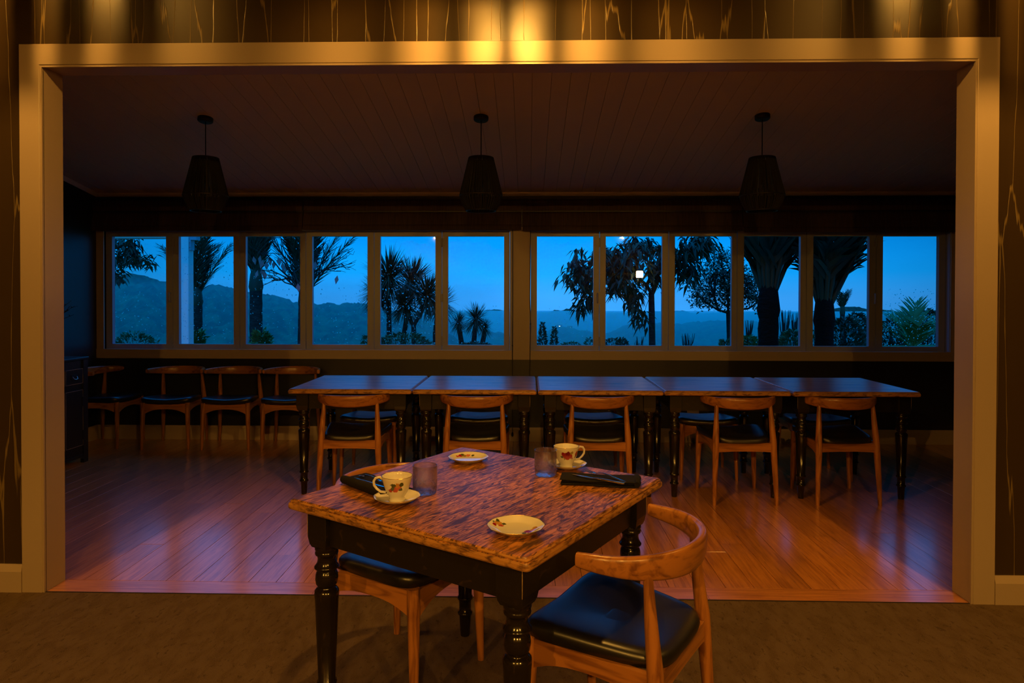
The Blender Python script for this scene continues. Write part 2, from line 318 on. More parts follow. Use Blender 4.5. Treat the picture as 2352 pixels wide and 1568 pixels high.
# far room walls
struct(MB().box(XWL - 0.1, XWL, 3.25, YW + 0.16, 0, 3.1).build('wall_left', dark_wall), 'black painted left wall of the far room')
struct(MB().box(XWR, XWR + 0.1, 3.25, YW + 0.16, 0, 3.1).build('wall_right', dark_wall))
K = 6.63 / 6.54
WX = [(-4.215, -0.135), (0.005, 4.075)]    # openings in the window wall
wb = MB(); y0, y1 = YW, YW + 0.16
wb.box(XWL, XWR, y0, y1, 0, 0.865).box(XWL, XWR, y0, y1, 2.085, 2.6)
wb.box(XWL, WX[0][0], y0, y1, 0.865, 2.085).box(WX[0][1], WX[1][0], y0, y1, 0.865, 2.085).box(WX[1][1], XWR, y0, y1, 0.865, 2.085)
struct(wb.build('wall_back', dark_wall), 'black painted wall under the long windows')
# sloping boarded ceiling
ce = struct(MB().add([(XWL, 3.25, ceil_z(3.25) + 0.02), (XWR, 3.25, ceil_z(3.25) + 0.02), (XWR, YW, ceil_z(YW) + 0.02), (XWL, YW, ceil_z(YW) + 0.02),
                      (XWL, 3.25, ceil_z(3.25) + 0.06), (XWR, 3.25, ceil_z(3.25) + 0.06), (XWR, YW, ceil_z(YW) + 0.06), (XWL, YW, ceil_z(YW) + 0.06)],
                     [(0, 1, 2, 3), (7, 6, 5, 4), (0, 4, 5, 1), (1, 5, 6, 2), (2, 6, 7, 3), (3, 7, 4, 0)]).build('ceiling', under), 'sloping boarded ceiling of the far room')
CB = 0.1225; m = MB(); g = 0.0007; ch = 0.0022
ring = lambda y: [(g, y, ceil_z(y) + 0.02), (g, y, ceil_z(y) + ch), (g + ch * 0.6, y, ceil_z(y)), (CB - g - ch * 0.6, y, ceil_z(y)), (CB - g, y, ceil_z(y) + ch), (CB - g, y, ceil_z(y) + 0.02)]
m.rings([ring(3.25), ring(YW)], False)
cbm = m.mesh('ceiling_board'); cbm.materials.append(ceil_paint)
for i in range(int((XWR - XWL) / CB)):
    o = bpy.data.objects.new('ceiling_board', cbm); C.objects.link(o); o.parent = ce; o.location.x = XWL + i * CB
# cornice and baseboards
m = MB(); prof = [(0, 0), (0.035, 0), (0.030, -0.012), (0.010, -0.030), (0, -0.036)]
m.rings([[(XWL, YW - a, ceil_z(YW - a) * 0 + 2.425 + b) for a, b in prof], [(XWR, YW - a, 2.425 + b) for a, b in prof]], False)
struct(m.build('trim_2', white_paint), 'thin cream cornice over the blinds')
m = MB(); m.rings([[(XWL + a, 3.26, ceil_z(3.26) + 0.004 + b) for a, b in prof], [(XWL + a, YW, ceil_z(YW) + 0.004 + b) for a, b in prof]], False)
struct(m.build('trim_3', white_paint))
def base(nm, pts):
    (ax, ay), (bx, by) = pts; d = Vector((bx - ax, by - ay, 0)); nrm = Vector((d.y, -d.x, 0)).normalized()
    rs = []
    for p in ((ax, ay), (bx, by)):
        rs.append([(p[0] + nrm.x * o, p[1] + nrm.y * o, z) for o, z in ((0, 0), (0.016, 0), (0.016, 0.118), (0.008, 0.137), (0, 0.137))])
    struct(MB().rings(rs, False).build(nm, cream))
base('baseboard_back', ((XWL, YW), (XWR, YW))); base('baseboard_left', ((XWL, 3.26), (XWL, YW))); base('baseboard_right', ((XWR, YW), (XWR, 3.26)))

# ------------------------------------------------------------------ windows: two runs of six sashes
YS = 6.600                                # sash room face
SB = [[-4.158, -3.489, -2.825, -2.172, -1.501, -0.838, -0.178], [0.022, 0.690, 1.355, 2.010, 2.671, 3.331, 3.985]]
GL = [[(-4.091, -3.554), (-3.428, -2.885), (-2.764, -2.228), (-2.108, -1.566), (-1.441, -0.902), (-0.779, -0.234)],
      [(0.085, 0.631), (0.749, 1.292), (1.414, 1.958), (2.075, 2.613), (2.734, 3.265), (3.393, 3.922)]]
zz = lambda z: CAM_H + (z - CAM_H) * K
GZ0, GZ1, SZ0, SZ1 = zz(0.942), zz(1.998), zz(0.893), zz(2.045)
rd = random.Random(11)
def window(n, lab):
    win = struct(empty('window_%d' % n), lab); ox0, ox1 = WX[n - 1]
    bs = [b * K for b in SB[n - 1]]
    fr = MB()                               # reveal lining and sill
    fr.box(ox0, bs[0] - 0.002, YW - 0.004, YW + 0.15, 0.865, 2.085).box(bs[-1] + 0.002, ox1, YW - 0.004, YW + 0.15, 0.865, 2.085)
    fr.box(bs[0] - 0.002, bs[-1] + 0.002, YW - 0.004, YW + 0.15, 0.865, SZ0 - 0.002).box(bs[0] - 0.002, bs[-1] + 0.002, YW - 0.004, YW + 0.15, SZ1 + 0.002, 2.085)
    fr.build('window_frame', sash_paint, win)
    # inner face trims
    bevel(MB().box(-4.29 if n == 1 else -0.01, 0.0 if n == 1 else 4.09, YW - 0.019, YW, 0.798, 0.890).build('sill_board', cream, win), 0.003)
    if n == 1: MB().box(-4.262, -4.190, YW - 0.016, YW, 0.890, 2.09).build('side_board', cream, win)
    else: MB().box(4.048, 4.095, YW - 0.016, YW, 0.890, 2.09).build('side_board', cream, win)
    for k in range(6):
        a, b = bs[k] + 0.0025, bs[k + 1] - 0.0025; g0, g1 = [x * K for x in GL[n - 1][k]]
        s = MB(); yb = YS + 0.042
        s.box(a, g0, YS, yb, SZ0, SZ1).box(g1, b, YS, yb, SZ0, SZ1).box(g0, g1, YS, yb, SZ0, GZ0).box(g0, g1, YS, yb, GZ1, SZ1)
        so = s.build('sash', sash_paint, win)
        bd = MB(); c = 0.008                # glazing bead
        for x0, x1, z0, z1 in ((g0 - c, g0, GZ0 - c, GZ1 + c), (g1, g1 + c, GZ0 - c, GZ1 + c), (g0, g1, GZ0 - c, GZ0), (g0, g1, GZ1, GZ1 + c)): bd.box(x0, x1, YS - 0.004, YS, z0, z1)
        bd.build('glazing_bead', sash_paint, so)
        MB().add([(g0 - 0.01, YS + 0.03, GZ0 - 0.01), (g1 + 0.01, YS + 0.03, GZ0 - 0.01), (g1 + 0.01, YS + 0.03, GZ1 + 0.01), (g0 - 0.01, YS + 0.03, GZ1 + 0.01)], [(0, 1, 2, 3)]).build('pane', pane_m, so)
    hinges = {1: [1, 5], 2: [1, 5]}[n]
    for k in hinges:
        x = bs[k]
        for z in (SZ0 + 0.09, SZ1 - 0.11):
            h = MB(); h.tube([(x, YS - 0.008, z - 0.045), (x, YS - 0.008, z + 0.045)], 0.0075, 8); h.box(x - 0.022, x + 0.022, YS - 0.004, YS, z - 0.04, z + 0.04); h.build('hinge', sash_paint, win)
        if (n, k) != (1, 5):
            zc = 1.40
            h = MB(); h.box(x - 0.012, x + 0.012, YS - 0.006, YS, zc - 0.06, zc + 0.06)
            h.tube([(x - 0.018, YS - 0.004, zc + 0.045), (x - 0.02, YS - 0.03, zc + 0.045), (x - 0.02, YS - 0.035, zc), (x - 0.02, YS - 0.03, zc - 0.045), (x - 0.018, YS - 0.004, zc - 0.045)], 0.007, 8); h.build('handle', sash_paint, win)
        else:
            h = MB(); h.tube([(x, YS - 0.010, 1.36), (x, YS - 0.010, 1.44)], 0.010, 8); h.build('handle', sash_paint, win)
    return win
win1 = window(1, 'left run of six white framed window sashes'); win2 = window(2, 'right run of six white framed window sashes')
mb_ = MB().box(-0.146, 0.017, YW - 0.020, YW, 0.798, 2.09); struct(bevel(mb_.build('trim_4', cream), 0.003), 'cream post board between the two window runs')
# rain on the outside of the panes
def drops(n, k, count, zmax, name='rain_drops'):
    g0, g1 = [x * K for x in GL[n - 1][k]]; m = MB(); y = YS + 0.032
    for i in range(count):
        x = rd.uniform(g0, g1); z = GZ0 + (zmax - GZ0) * rd.random() ** 1.1; r = rd.choice((0.0020, 0.0026, 0.0032, 0.0042, 0.0055))
        vs = [(x + r * math.cos(a), y, z + r * 1.25 * math.sin(a)) for a in [j * pi / 3 for j in range(6)]] + [(x + 0.55 * r * math.cos(a), y + r * 0.55, z + 0.7 * r * math.sin(a)) for a in [j * pi / 3 for j in range(6)]]
        m.add(vs, [(j, (j + 1) % 6, 6 + (j + 1) % 6, 6 + j) for j in range(6)] + [(6, 7, 8, 9, 10, 11)], True)
    o = m.build(name, drop_m); return o
for (n, k, c, zm, w_) in ((1, 0, 160, 1.45, 'leftmost pane'), (1, 1, 260, 1.9, 'pane beside the white post'), (1, 2, 170, 1.85, 'third pane from the left, before red leaves'), (1, 3, 120, 1.5, 'fourth pane from the left, before the bare branches'), (1, 4, 320, 1.75, 'pane before the cabbage trees'), (1, 5, 60, 1.35, 'pane left of the centre post'), (2, 0, 50, 1.35, 'pane right of the centre post'), (2, 5, 240, 1.5, 'rightmost pane')):
    tag(drops(n, k, c, zm), 'rain drops on the ' + w_, 'rain drops', kind='stuff')

# ------------------------------------------------------------------ roman blinds, drawn up over the windows
def blind(x0, x1, zb, lab):
    root = empty('roman_blind', ((x0 + x1) / 2, YW, zb)); hw = (x1 - x0) / 2
    tag(root, lab, 'blind', 'roman blinds above the windows')
    MB().box(-hw, hw, -0.05, -0.001, 2.352 - zb, 2.366 - zb).build('head_rail', black_m, root)
    def sheet(nm, z0, z1, y0, y1, bulge):
        m = MB(); rs = []
        for k in range(7):
            t = k / 6; z = z0 + (z1 - z0) * t; y = y0 + (y1 - y0) * t - bulge * math.sin(pi * t); rs.append([(-hw + 0.003, y, z), (hw - 0.003, y, z)])
        for k in reversed(range(7)):
            t = k / 6; z = z0 + (z1 - z0) * t; y = y0 + (y1 - y0) * t - bulge * math.sin(pi * t) + 0.006; rs.append([(-hw + 0.003, y, z), (hw - 0.003, y, z)])
        rs.append(rs[0]); m.rings(rs, True, False, False, closed=False)
        return m.build(nm, blind_m, root)
    sheet('valance', 2.243 - zb, 2.352 - zb, -0.062, -0.055, 0.004)
    sheet('fold', 0.045, 2.232 - zb, -0.078, -0.05, 0.008)
    sheet('fold', 0.018, 2.20 - zb, -0.070, -0.045, 0.012)
    sheet('bottom_hem', 0.0, 0.05, -0.086, -0.080, 0.003)
    MB().box(-hw, hw, -0.05, -0.04, 2.225 - zb, 2.246 - zb).build('batten', black_m, root)
xs = [at(p, 490, YW - 0.06).x for p in (208, 696, 1199, 1706)] + [4.12]
for k, (zb, lb) in enumerate(((2.046, 'dark woven roman blind at the far left above the windows'), (2.056, 'dark woven roman blind left of the centre post'), (2.046, 'dark woven roman blind right of the centre post'), (2.030, 'dark woven roman blind at the far right, hanging lowest'))):
    blind(xs[k] + 0.002, xs[k + 1] - 0.002, zb, lb)
def blind_cord(pts, lab, tz):
    root = empty('blind_cord', pts[-1]); tag(root, lab, 'cord', 'blind pull cords')
    p0 = Vector(pts[-1]); MB().tube([Vector(p) - p0 for p in pts], 0.003, 6).build('cord', cord_m, root)
    MB().lathe([(0.003, 0.01), (0.009, 0.0), (0.011, -0.02), (0.007, -0.032), (0.002, -0.034)], 10).build('tassel', cord_m, root)
    MB().lathe([(0.002, 0.008), (0.006, 0.004), (0.006, -0.004), (0.002, -0.008)], 8).build('bead', black_m, root).location = (Vector(pts[-2]) - p0)
blind_cord([(-0.150, YW - 0.085, 2.06), (-0.150, YW - 0.05, 1.3), (-0.152, YW - 0.045, 0.94), (-0.150, YW - 0.04, 0.09)], 'black pull cord down the left side of the centre post', 0)
blind_cord([(0.022, YW - 0.085, 2.05), (0.018, YW - 0.05, 1.4), (0.024, YW - 0.045, 1.15), (0.012, YW - 0.04, 0.11)], 'black pull cord down the right side of the centre post', 0)
a_ = at(210, 555, 6.46); blind_cord([(a_.x, 6.46, 2.04), (a_.x - 0.02, 6.42, 1.45), tuple(at(201, 779, 6.40)), tuple(at(197, 808, 6.38))], 'thin black cord hanging at the left end of the windows', 0)
# double socket on the window wall
so = empty('wall_socket', (1.601, YW, 0.275)); tag(so, 'white double wall socket above the baseboard behind the tables', 'socket')
bevel(MB().box(-0.057, 0.057, -0.010, 0, -0.035, 0.035).build('plate', plastic, so), 0.003)
for sx in (-1, 1):
    for dx, dz, wd, hh in ((-0.009, 0.002, 0.002, 0.005), (0.009, 0.002, 0.002, 0.005), (0, -0.011, 0.002, 0.005)): MB().box(sx * 0.024 + dx - wd, sx * 0.024 + dx + wd, -0.0106, -0.009, dz - hh, dz + hh).build('slot', dark_hole, so)
    MB().box(sx * 0.044 - 0.008, sx * 0.044 + 0.008, -0.0135, -0.009, 0.014, 0.024).build('switch', plastic, so)

# ================================================================== lamps
def slat_lamp(x, y, z, watts, lab, rim):
    """bulb at z; shade of upright slats around it, closed on top; hangs from the front room ceiling"""
    root = empty('slatted_pendant_lamp', (x, y, z)); tag(root, lab, 'lamp', 'slatted pendant lamps of the front room')
    rr, nsl = 0.16, (17 if rim > 0.1 else 30); closed = 0.026 if rim > 0.2 else 0.013; wd_ = (0.38 if rim > 0.2 else 0.19) / nsl
    ringp = lambda z0, z1: [(rr - 0.004, z0), (rr + 0.004, z0), (rr + 0.004, z1), (rr - 0.004, z1), (rr - 0.004, z0)]
    MB().lathe(ringp(-rim - 0.003, -rim + 0.004), 40, cap0=False, cap1=False).build('bottom_ring', black_m, root)
    MB().lathe([(rr + 0.004, -closed), (rr + 0.004, 0.10), (0.05, 0.16), (0.046, 0.155), (rr - 0.004, 0.095), (rr - 0.004, -closed), (rr + 0.004, -closed)], 40, cap0=False, cap1=False).build('shade_top', black_m, root)
    sm = MB().box(rr - 0.002, rr + 0.002, -wd_, wd_, -rim, -0.010).mesh('slat'); sm.materials.append(black_m)
    for k in range(nsl):
        o = bpy.data.objects.new('slat', sm); C.objects.link(o); o.parent = root; o.rotation_euler.z = 2 * pi * (k + 0.27) / nsl
    MB().lathe([(0.012, 0.03), (0.017, 0.035), (0.017, 0.085), (0.006, 0.09)], 12).build('socket', black_m, root)
    MB().tube([(0, 0, 0.09), (0, 0, 3.98 - z)], 0.004, 6).build('cord', cord_m, root)
    MB().lathe([(0.05, 3.97 - z), (0.055, 4.0 - z)], 20).build('canopy', black_m, root)
    L = bpy.data.lights.new('bulb', 'POINT'); L.energy = watts; L.color = LAMP_COL; L.shadow_soft_size = 0.02
    lo = bpy.data.objects.new('bulb', L); C.objects.link(lo); lo.parent = root; lo.location = (0, 0, -0.005)
for p, w_, lw, rm in zip(LAMPS, ('left end of the opening', 'middle of the opening', 'right end of the opening'), LAMP_W, RIM): slat_lamp(*p, lw, 'slatted pendant lamp above the picture, before the ' + w_, rm)
for p, w_ in zip(LAMPS_REAR, ('left', 'middle', 'right')): slat_lamp(*p, LAMP_W_REAR, 'slatted pendant lamp behind the viewer, ' + w_ + ' of its row', 0.05)

def rope_lamp(px, lab):
    Y = 4.85; top = at(px, 272, Y); z = ceil_z(Y); x = top.x
    root = empty('pendant_lamp', (x, Y, z)); tag(root, lab, 'pendant lamp', 'unlit rope pendants over the table row')
    cz = lambda py: at(px, py, Y).z - z
    c = MB().lathe([(0.003, -0.028), (0.050, -0.027), (0.053, -0.022), (0.053, 0.0)], 28).build('canopy', black_m, root); c.rotation_euler.x = math.atan(-0.17)
    za, zb, zc = cz(363), cz(450), cz(484); ra, rb_, rc = 0.088, 0.154, 0.105
    MB().tube([(0, 0, -0.02), (0, 0, za - 0.10)], 0.0035, 8).build('cable', cord_m, root)
    MB().lathe([(0.014, za - 0.19), (0.017, za - 0.185), (0.017, za - 0.11), (0.008, za - 0.10)], 14).build('socket', black_m, root)
    gl = MB().lathe([(0.002, za - 0.27), (0.02, za - 0.262), (0.029, za - 0.24), (0.026, za - 0.215), (0.013, za - 0.19)], 14).build('bulb', crystal, root)
    fr = MB()
    for r_, z_ in ((ra, za), (rb_, zb), (rc, zc)): fr.tube([(r_ * math.cos(a), r_ * math.sin(a), z_) for a in [2 * pi * i / 40 for i in range(41)]], 0.0045, 6, False)
    for i in range(6):
        a = 2 * pi * i / 6; fr.tube([(ra * math.cos(a), ra * math.sin(a), za), (rb_ * math.cos(a), rb_ * math.sin(a), zb), ((rb_ + rc) / 2 * 1.03 * math.cos(a), (rb_ + rc) / 2 * 1.03 * math.sin(a), (zb + zc) / 2), (rc * math.cos(a), rc * math.sin(a), zc)], 0.003, 6)
    for i in range(3):
        a = 2 * pi * i / 3; fr.tube([(0, 0, za - 0.1), (ra * math.cos(a), ra * math.sin(a), za)], 0.0025, 5)
    fr.build('wire_frame', black_m, root)
    rp = MB(); n = 96; rl = random.Random(px)
    for i in range(n):
        a = 2 * pi * (i + rl.uniform(-0.25, 0.25)) / n; b = a + rl.uniform(-0.03, 0.03)
        rp.tube([(ra * math.cos(a), ra * math.sin(a), za), (rb_ * math.cos(b), rb_ * math.sin(b), zb)], 0.0036, 4)
        rp.tube([(rb_ * math.cos(b), rb_ * math.sin(b), zb), ((rb_ + rc) / 2 * 1.04 * math.cos(b), (rb_ + rc) / 2 * 1.04 * math.sin(b), (zb + zc) / 2), (rc * math.cos(b), rc * math.sin(b), zc)], 0.0036, 4)
    rp.build('rope_winding', cord_m, root)['kind'] = 'stuff'
rope_lamp(472, 'black rope pendant lamp hanging at the left'); rope_lamp(1105, 'black rope pendant lamp hanging in the middle'); rope_lamp(1751, 'black rope pendant lamp hanging at the right')

# ================================================================== tables
LEG = [(0.018, 0.0), (0.019, 0.004), (0.0245, 0.088), (0.030, 0.091), (0.031, 0.0955), (0.030, 0.100), (0.0245, 0.103), (0.0255, 0.150), (0.031, 0.153), (0.0325, 0.158), (0.031, 0.163), (0.027, 0.166),
       (0.0375, 0.425), (0.0395, 0.445), (0.0385, 0.458), (0.031, 0.466), (0.027, 0.469), (0.028, 0.472), (0.034, 0.480), (0.0365, 0.495), (0.0355, 0.510), (0.031, 0.521), (0.028, 0.525), (0.030, 0.527), (0.0385, 0.531), (0.0395, 0.535), (0.037, 0.538), (0.031, 0.548), (0.0285, 0.560), (0.030, 0.571), (0.036, 0.575), (0.0375, 0.580), (0.036, 0.585), (0.034, 0.588), (0.0375, 0.592), (0.038, 0.597), (0.036, 0.602)]
leg_mesh = MB().lathe(LEG, 24).mesh('leg'); leg_mesh.materials.append(black_lac)
blk = MB().stack(0, 0, 0.0425, 0.0425, [(0.009, 0.600), (0.004, 0.612), (0.0, 0.634), (0.0, 0.7255)], r=0.002, n=1).mesh('leg_block'); blk.materials.append(black_worn)
def table(cx, cy, rz, sx, sy, topm, lab, grp=None, worn=True):
    root = empty('dining_table', (cx, cy, 0), rz); tag(root, lab, 'table', grp)
    hx, hy = sx / 2, sy / 2
    prof = [(0.010, 0.7255), (0.003, 0.728), (0.0, 0.733), (0.0, 0.743), (0.0025, 0.749), (0.0055, 0.7505), (0.0045, 0.7535), (0.0075, 0.7575), (0.013, 0.760)]
    o = MB().stack(0, 0, hx, hy, prof, r=0.014, n=4).build('tabletop', topm, root)
    o.data.materials.append(edge_wood)
    for p in o.data.polygons:
        if abs(p.normal.z) < 0.75: p.material_index = 1
    ix, iy = hx - 0.088, hy - 0.088
    for a, b in ((1, 1), (1, -1), (-1, 1), (-1, -1)):
        l = bpy.data.objects.new('leg', leg_mesh); C.objects.link(l); l.parent = root; l.location = (a * ix, b * iy, 0)
        k = bpy.data.objects.new('leg_block', blk); C.objects.link(k); k.parent = l
        if worn:
            for da, db in ((a, b),):
                wn = MB(); wn.tube([(da * 0.0424, db * 0.0424, 0.636), (da * 0.0426, db * 0.0426, 0.68), (da * 0.0424, db * 0.0424, 0.722)], [0.0006, 0.0011, 0.0008], 5); wn.build('worn_corner', worn_edge, l)
    for sgn in (1, -1):
        bevel(MB().box(-ix + 0.04, ix - 0.04, sgn * (iy + 0.012) - 0.011, sgn * (iy + 0.012) + 0.011, 0.612, 0.7255).build('apron', black_worn, root), 0.0015)
        bevel(MB().box(sgn * (ix + 0.012) - 0.011, sgn * (ix + 0.012) + 0.011, -iy + 0.04, iy - 0.04, 0.612, 0.7255).build('apron', black_worn, root), 0.0015)
    return root
table(-0.143, 2.265, 1.0108, 0.912, 0.912, top_near, 'square wooden table in the foreground, laid with cups and plates')
X0, AR = -1.692, 0.879
for k, w_ in enumerate(('leftmost table of the row under the windows', 'second table from the left in the row under the windows', 'middle table of the row under the windows', 'second table from the right in the row under the windows', 'rightmost table of the row under the windows')):
    table(X0 + (k + 0.5) * AR, 4.66 + 0.422 + (0, 0.004, 0, 0.006, -0.004)[k], (0.004, -0.003, 0, -0.004, 0.003)[k], AR - 0.008, 0.844, top_far, w_, 'tables in a row under the windows', worn=(k in (1, 4)))

# ================================================================== chairs
def make_chair():
    root = empty('elbow_chair')
    # bent back rail: tall in the middle, tapering to the arm ends
    rs = []; n = 34
    for i in range(n + 1):
        t = -1 + 2 * i / n; th = t * 1.52; a, b = 0.253, 0.226
        x = a * math.sin(th); y = -b * math.cos(th) + 0.0
        if abs(th) > 1.2: y += (abs(th) - 1.2) * 0.09; x *= 1 + (abs(th) - 1.2) * 0.03
        nx, ny = math.sin(th) * b, -math.cos(th) * a; l = math.hypot(nx, ny); nx /= l; ny /= l
        s = abs(t); h = 0.0415 * (1 - s ** 1.7) + 0.0205 * s ** 1.7; w = 0.0135 + 0.003 * (1 - s)
        zc = 0.690 + 0.012 * s * s; lean = 0.10 * (1 - s)
        ring = []
        e = 1.0 if s < 0.97 else 0.94
        for k in range(16):
            q = 2 * pi * k / 16; cu, su = math.cos(q), math.sin(q)
            du = math.copysign(abs(cu) ** 0.65, cu) * w * e; dz = math.copysign(abs(su) ** 0.75, su) * h * e
            du += lean * dz
            ring.append((x + nx * du, y + ny * du, zc + dz))
        rs.append(ring)
    MB().rings(rs).build('back_rail', chair_x, root)
    for sx in (-1, 1):
        MB().tube([(sx * 0.2125, -0.205, 0), (sx * 0.206, -0.198, 0.18), (sx * 0.198, -0.186, 0.36), (sx * 0.196, -0.181, 0.43), (sx * 0.190, -0.168, 0.54), (sx * 0.184, -0.155, 0.675)], [0.0125, 0.0175, 0.022, 0.0225, 0.0185, 0.0125], 14).build('leg', chair_z, root)
        MB().tube([(sx * 0.212, 0.207, 0), (sx * 0.207, 0.203, 0.18), (sx * 0.202, 0.198, 0.36), (sx * 0.202, 0.197, 0.432)], [0.0125, 0.0175, 0.022, 0.0215], 14).build('leg', chair_z, root)
    # seat rails with arched undersides
    def rail(p, q, z1, d_end, d_mid, m_, nm, bow=0.0):
        p, q = Vector(p), Vector(q); d = (q - p); nrm = Vector((-d.y, d.x, 0)).normalized() * 0.010; rr = []
        for i in range(13):
            t = i / 12; c = p + d * t; u = abs(2 * t - 1) ** 2.6; zt = z1 - bow * (1 - (2 * t - 1) ** 2); zb = z1 - (d_mid + (d_end - d_mid) * u)
            rr.append([(c + nrm).to_tuple()[:2] + (zb,), (c - nrm).to_tuple()[:2] + (zb,), (c - nrm).to_tuple()[:2] + (zt,), (c + nrm).to_tuple()[:2] + (zt,)])
        MB().rings(rr, False).build(nm, m_, root)
    rail((-0.20, 0.199, 0), (0.20, 0.199, 0), 0.425, 0.105, 0.052, chair_x, 'front_rail', 0.012)
    rail((-0.196, -0.184, 0), (0.196, -0.184, 0), 0.418, 0.062, 0.055, chair_x, 'back_seat_rail')
    rail((-0.199, -0.183, 0), (-0.203, 0.198, 0), 0.424, 0.095, 0.05, chair_y, 'side_rail')
    rail((0.199, -0.183, 0), (0.203, 0.198, 0), 0.424, 0.095, 0.05, chair_y, 'side_rail')
    # leather pad: dished across, winged front corners
    prof = [(0.15, 0.0), (0.4, 0.0), (0.65, 0.0), (0.82, -0.001), (0.91, -0.004), (0.965, -0.010), (0.995, -0.019), (1.0, -0.028), (0.985, -0.036), (0.93, -0.042)]
    def outl(s, a):
        c, q = math.cos(a), math.sin(a); u = math.copysign(abs(c) ** 0.36, c); v = math.copysign(abs(q) ** 0.36, q)
        y = 0.012 + v * 0.213; hw = 0.180 + (y + 0.20) / 0.42 * 0.066
        return u * hw * s, 0.012 + v * 0.213 * s
    rs = []
    for s, dz in prof:
        ring = []
        for k in range(56):
            x, y = outl(s, 2 * pi * k / 56); zz_ = 0.452 + dz + 0.42 * x * x + 0.016 * ((y + 0.2) / 0.42) - 0.010 * math.exp(-((x / 0.14) ** 2 + ((y - 0.03) / 0.15) ** 2))
            ring.append((x, y, zz_ - (0.0 if dz > -0.03 else 0.30 * x * x)))
        rs.append(ring)
    MB().rings(rs).build('seat', leather, root)
    return root
chair0 = make_chair(); used = [False]
def chair(x, y, rz, lab, grp):
    c = copy_tree(chair0) if used[0] else chair0
    used[0] = True; c.location = (x, y, 0); c.rotation_euler.z = rz; tag(c, lab, 'chair', grp); return c
E1 = 1.0108
CHAIRS = [(0.283, 2.005, E1, 'wooden elbow chair with black leather seat, nearest, at the right of the laid table', None),
          (-0.462, 2.494, 1.088 + pi, 'wooden elbow chair tucked under the left side of the laid table', None)]
rowf = 'chairs along the near side of the table row'; rowb = 'chairs along the window side of the table row'; roww = 'chairs against the window wall at the left'
nth = ('leftmost', 'second from the left', 'middle', 'second from the right', 'rightmost')
for k, (x, y, rz) in enumerate(((-1.235, 4.78, 0.02), (-0.363, 4.775, 0.0), (0.489, 4.77, 0.0), (1.468, 4.772, 0.035), (2.170, 4.79, 0.03))):
    CHAIRS.append((x, y, rz, 'wooden elbow chair, near side of the table row, %s of five' % nth[k], rowf))
for k, (x, rz) in enumerate(((-1.25, 0.02), (-0.385, 0), (0.52, 0), (1.40, -0.02), (2.27, -0.03))):
    CHAIRS.append((x, 5.40, pi + rz, 'elbow chair pushed in from the window side, %s of five' % nth[k], rowb))
for k, x in enumerate((-3.35, -2.79, -2.235)):
    CHAIRS.append((x, 6.285, pi + 0.06, 'wooden elbow chair against the wall under the windows, %s' % ('left of three facing the room', 'middle of three facing the room', 'beside the table row')[k], roww))
CHAIRS.append((-3.995, 6.30, -pi / 2, 'wooden elbow chair turned sideways in the corner behind the black cabinet', roww))
for c in CHAIRS: chair(*c)

# ================================================================== black cabinet with twigs, far left
cb = empty('cabinet', (-4.0, 5.36, 0)); tag(cb, 'black sideboard cabinet against the left wall behind the casing', 'cabinet')
fx = 0.24; hy = 0.28
bevel(MB().box(-0.255, fx - 0.012, -hy + 0.01, hy - 0.01, 0.07, 0.872).build('body', cabinet_m, cb), 0.004)
bevel(MB().box(-0.262, fx + 0.008, -hy - 0.004, hy + 0.004, 0.872, 0.895).build('top', cabinet_m, cb), 0.005)
for sy in (-1, 1):
    MB().box(fx - 0.03, fx, sy * (hy - 0.03) - 0.028, sy * (hy - 0.03) + 0.028, 0, 0.872).build('front_stile', cabinet_m, cb)
    MB().box(-0.255, -0.2, sy * (hy - 0.03) - 0.028, sy * (hy - 0.03) + 0.028, 0, 0.08).build('foot', cabinet_m, cb)
MB().add([(fx - 0.002, -hy + 0.05, 0.075), (fx - 0.002, hy - 0.05, 0.075), (fx - 0.002, hy - 0.05, 0.03), (fx - 0.002, hy - 0.10, 0.05), (fx - 0.002, -hy + 0.10, 0.05), (fx - 0.002, -hy + 0.05, 0.03),
          (fx - 0.02, -hy + 0.05, 0.075), (fx - 0.02, hy - 0.05, 0.075), (fx - 0.02, hy - 0.05, 0.03), (fx - 0.02, hy - 0.10, 0.05), (fx - 0.02, -hy + 0.10, 0.05), (fx - 0.02, -hy + 0.05, 0.03)],
         [(0, 5, 4, 3, 2, 1), (6, 7, 8, 9, 10, 11), (0, 1, 7, 6), (1, 2, 8, 7), (2, 3, 9, 8), (3, 4, 10, 9), (4, 5, 11, 10), (5, 0, 6, 11)]).build('apron', cabinet_m, cb)
gold_line = mat('rubbed_edge', (0.28, 0.20, 0.15), 0.5)
def framed(nm, y0, y1, z0, z1):
    d = MB().box(fx - 0.014, fx - 0.004, y0, y1, z0, z1).build(nm, cabinet_m, cb)
    e = MB(); c = 0.0035
    for a, b, c0, c1 in ((y0, y1, z1 - c, z1), (y0, y1, z0, z0 + c), (y0, y0 + c, z0, z1), (y1 - c, y1, z0, z1)): e.box(fx - 0.005, fx - 0.003, a, b, c0, c1)
    e.build('rubbed_edge', gold_line, d); return d
